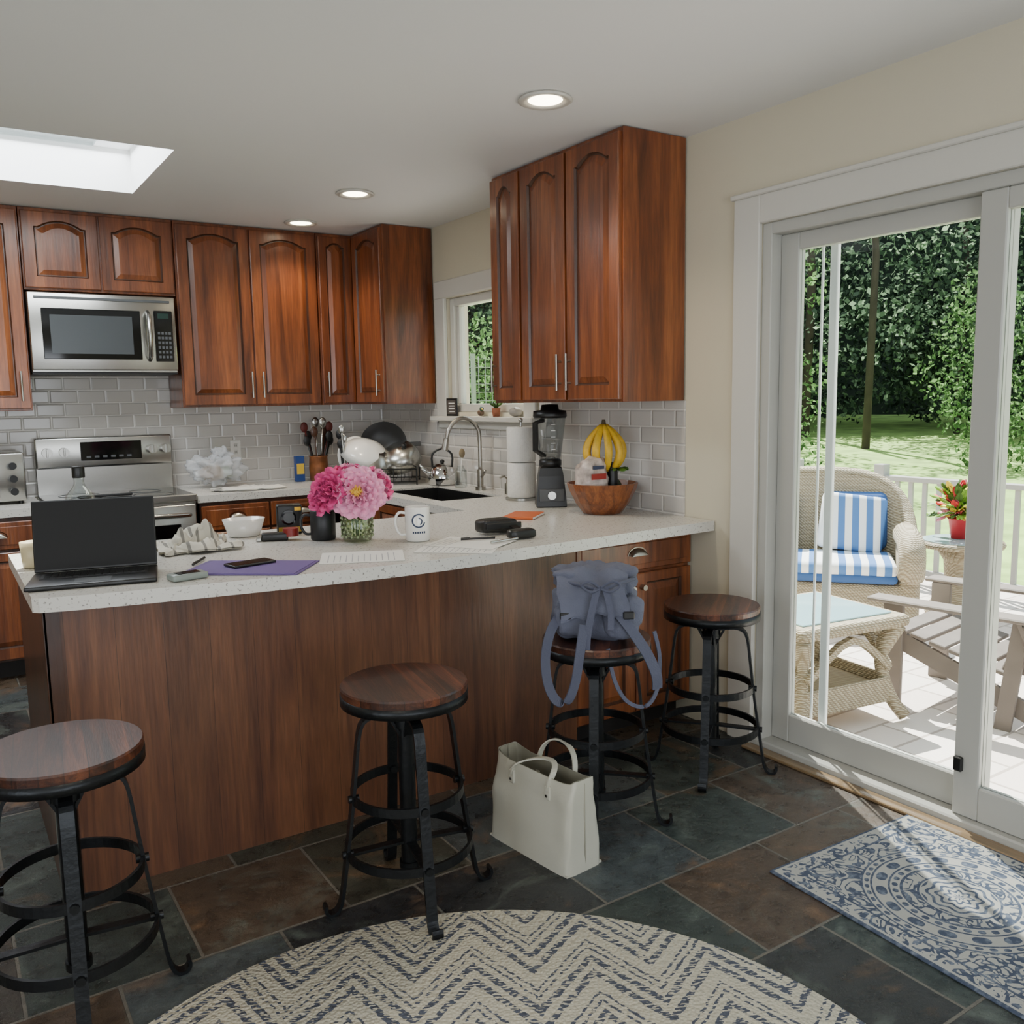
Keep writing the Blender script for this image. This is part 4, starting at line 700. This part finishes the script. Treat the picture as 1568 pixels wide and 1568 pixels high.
m=M(); RED=plain('pot_red','#b3222c',.5); m.lathe([(.05,0),(.07,.13),(.08,.14),(.065,.14),(.045,.02)],RED,24)
FL=[plain('fl_red','#d93a4a',.6),plain('fl_yellow','#e8d64a',.6),plain('fl_pink','#e88aa0',.6),GRN,plain('leaf_lime','#7fae3a',.6)]
for i in range(190):
    a=random.random()*6.28;b=random.random()*1.7; d=Vector((math.cos(a)*math.sin(b),math.sin(a)*math.sin(b),math.cos(b)*1.1)); petal(m,Vector((0,0,.17))+d*.15*random.random(),d,(0.1,.2,1),.085,.045,-.2,FL[(0,1,2,3,3,4,4)[i%7]])
m.make('potted_flowers',(5.88,3.38,.430))
ADM=plain('adirondack_paint','#6d645e',.7,var=.15)
def adir(loc,rz):
    m=M()
    for i in range(5): 
        T=Matrix.Translation((0,.18,.28))@RX(-22)@RY((i-2)*3.5); h=.62-.05*abs(i-2)**1.5
        m.box((-.045+(i-2)*.10,-.01,0),(.045+(i-2)*.10,.01,h),ADM,.006,T=T)
    for i in range(6): T=Matrix.Translation((0,-.34+i*.092,.38-i*.022))@RX(-13); m.box((-.27,0,-.01),(.27,.08,.01),ADM,.004,T=T)
    for sx in(-1,1):
        m.box((sx*.27-.012,-.38,0),(sx*.27+.012,-.28,.52),ADM,.004); m.bar([(sx*.25,-.36,.34),(sx*.25,.45,.03)],.09,.022,(0,.4,1),ADM)
        m.box((sx*.32-.06,-.42,.52),(sx*.32+.06,.30,.54),ADM,.006); m.bar([(sx*.3,.25,.53),(sx*.27,.34,.3)],.06,.02,(1,0,0),ADM); m.bar([(sx*.29,.2,.0),(sx*.29,.26,.52)],.07,.02,(0,1,0),ADM)
    m.box((-.34,.28,.49),(.34,.305,.54),ADM,.004); return m.make('adirondack_chair',loc,rz)
adir((4.24,2.28,-.1),math.radians(-172)); adir((5.05,1.95,-.1),math.radians(-150))
# foliage
FOR=bpy.data.objects.new('forest',None); bpy.context.collection.objects.link(FOR)
def leafcloud(name,blobs,per,size,mat):
    cs=[]
    for (c,r) in blobs:
        n=int(per*(r[0]*r[2])); d=np.random.normal(size=(n,3)); d/=np.linalg.norm(d,axis=1)[:,None]; rad=(.6+.45*np.random.rand(n))[:,None]
        cs.append(np.array(c)+d*rad*np.array(r))
    C=np.concatenate(cs); n=len(C); a=np.random.normal(size=(n,3)); a/=np.linalg.norm(a,axis=1)[:,None]; b=np.random.normal(size=(n,3)); b-=a*(a*b).sum(1)[:,None]; b/=np.linalg.norm(b,axis=1)[:,None]
    s=(size*(.5+.9*np.random.rand(n)))[:,None]
    V=np.stack([C-a*s,C+b*s*.6,C+a*s,C-b*s*.6],1).reshape(-1,3)
    me=bpy.data.meshes.new(name); me.vertices.add(4*n); me.vertices.foreach_set('co',V.ravel()); me.loops.add(4*n); me.loops.foreach_set('vertex_index',np.arange(4*n,dtype=np.int32)); me.polygons.add(n); me.polygons.foreach_set('loop_start',np.arange(0,4*n,4,dtype=np.int32)); me.polygons.foreach_set('loop_total',np.full(n,4,dtype=np.int32))
    me.materials.append(mat); me.update(calc_edges=True); ob=bpy.data.objects.new(name,me); bpy.context.collection.objects.link(ob); ob.parent=FOR; return ob
blobs=[]
for k in range(54):
    az=math.radians(5+k*1.6+random.uniform(-1,1)); D=random.uniform(27,38); bx_,by_=D*math.sin(az),D*math.cos(az); H=random.uniform(9,15)
    for j in range(10):
        z=1.3+H*j/10; r=random.uniform(1.1,2.2)*(1-.04*j); blobs.append(((bx_+random.uniform(-2,2),by_+random.uniform(-2,2),z),(r,r,r*.6)))
leafcloud('foliage_far',blobs,230,.105,leaf_mat('forest_leaf',['#202a24','#303e33','#485b47','#687f63','#93a88a']))
blobs=[]
for az,D,H,r in((61,22,3.6,1.3),(64.5,23,3.2,1.3),(51.0,20,7.5,.9),(32,19,2.6,1.0),(68,19,3.4,1.4),(30,20,4.6,1.2)):
    a=math.radians(az)
    for j in range(9): blobs.append(((D*math.sin(a)+random.uniform(-1,1)*r*.7,D*math.cos(a)+random.uniform(-1,1)*r*.7,.2+H*j/9),(r*.6,r*.6,r*.5)))
leafcloud('foliage_near',blobs,520,.06,leaf_mat('shrub_leaf',['#2f3f27','#46603a','#648352','#8aa870']))
DK=plain('forest_dark','#1b261d',1,var=.6,vscale=.6); m=M()
def fb(u,v):
    a=math.radians(-2+100*u); D=42+1.5*noise.noise(Vector((u*30,v*8,0))); return (D*math.sin(a),D*math.cos(a),-.6+22*v)
m.grid(fb,60,12,DK); m.make('forest_backdrop').parent=FOR  # dark curtain added behind the trees to block the sky
TK=plain('bark','#3a3129',.95,var=.3,vscale=4); m=M()
for k in range(20):
    a=math.radians(10+k*3.8+random.uniform(-1,1)); D=random.uniform(26,33); r=random.uniform(.06,.13); m.tube([(D*math.sin(a),D*math.cos(a),-.6),(D*math.sin(a)+.2,D*math.cos(a),5),(D*math.sin(a)-.2,D*math.cos(a)+.2,11)],[r*1.2,r,r*.6],TK,8)
m.make('trunks').parent=FOR
# ------------------------------------------------------------ lights
w=bpy.data.worlds.new('World'); bpy.context.scene.world=w; w.use_nodes=True; nt=w.node_tree; bg=nt.nodes['Background']; bg.inputs[0].default_value=(.80,.89,1,1); bg.inputs[1].default_value=2.3
s=bpy.data.lights.new('sun','SUN'); s.energy=24; s.angle=.009; s.color=(1,.96,.90); so=bpy.data.objects.new('sun_light',s); bpy.context.collection.objects.link(so)
so.rotation_euler=Vector((-.25,-.46,-.86)).to_track_quat('-Z','Y').to_euler()
def area(name,loc,d,sx,sy,e,col):
    l=bpy.data.lights.new(name,'AREA'); l.shape='RECTANGLE'; l.size=sx; l.size_y=sy; l.energy=e; l.color=col; o=bpy.data.objects.new(name,l); o.location=loc; o.rotation_euler=Vector(d).to_track_quat('-Z','Z').to_euler(); bpy.context.collection.objects.link(o)
area('rear_window_daylight',(0,-2.55,1.25),(0,1,.3),3.2,1.9,70,(.95,.97,1))
area('left_window_daylight',(-2.42,.1,1.35),(1,0,.3),2.5,1.7,46,(.95,.97,1))
area('skylight_daylight',(.26,4.53,CZ+.19),(0,0,-1),1.38,.9,48,(.9,.95,1))
# ------------------------------------------------------------ camera
P=dict(f=1358.0018,pitch=.1276,yaw=.5777,roll=-.0171,h=1.4397)
F=Vector((math.sin(P['yaw']),math.cos(P['yaw']),0));R=Vector((math.cos(P['yaw']),-math.sin(P['yaw']),0));Z=Vector((0,0,1))
c,s_=math.cos(P['pitch']),math.sin(P['pitch']); D=F*c-Z*s_;U=F*s_+Z*c; cr,sr=math.cos(P['roll']),math.sin(P['roll']); R2=R*cr+U*sr;U2=-R*sr+U*cr
cam=bpy.data.cameras.new('camera'); cam.sensor_width=36; cam.lens=36*P['f']/1568; cam.clip_start=.05; cam.clip_end=200
co=bpy.data.objects.new('camera',cam); bpy.context.collection.objects.link(co)
Mx=Matrix((R2,U2,-D)).transposed().to_4x4(); Mx.translation=(0,0,P['h']); co.matrix_world=Mx; bpy.context.scene.camera=co
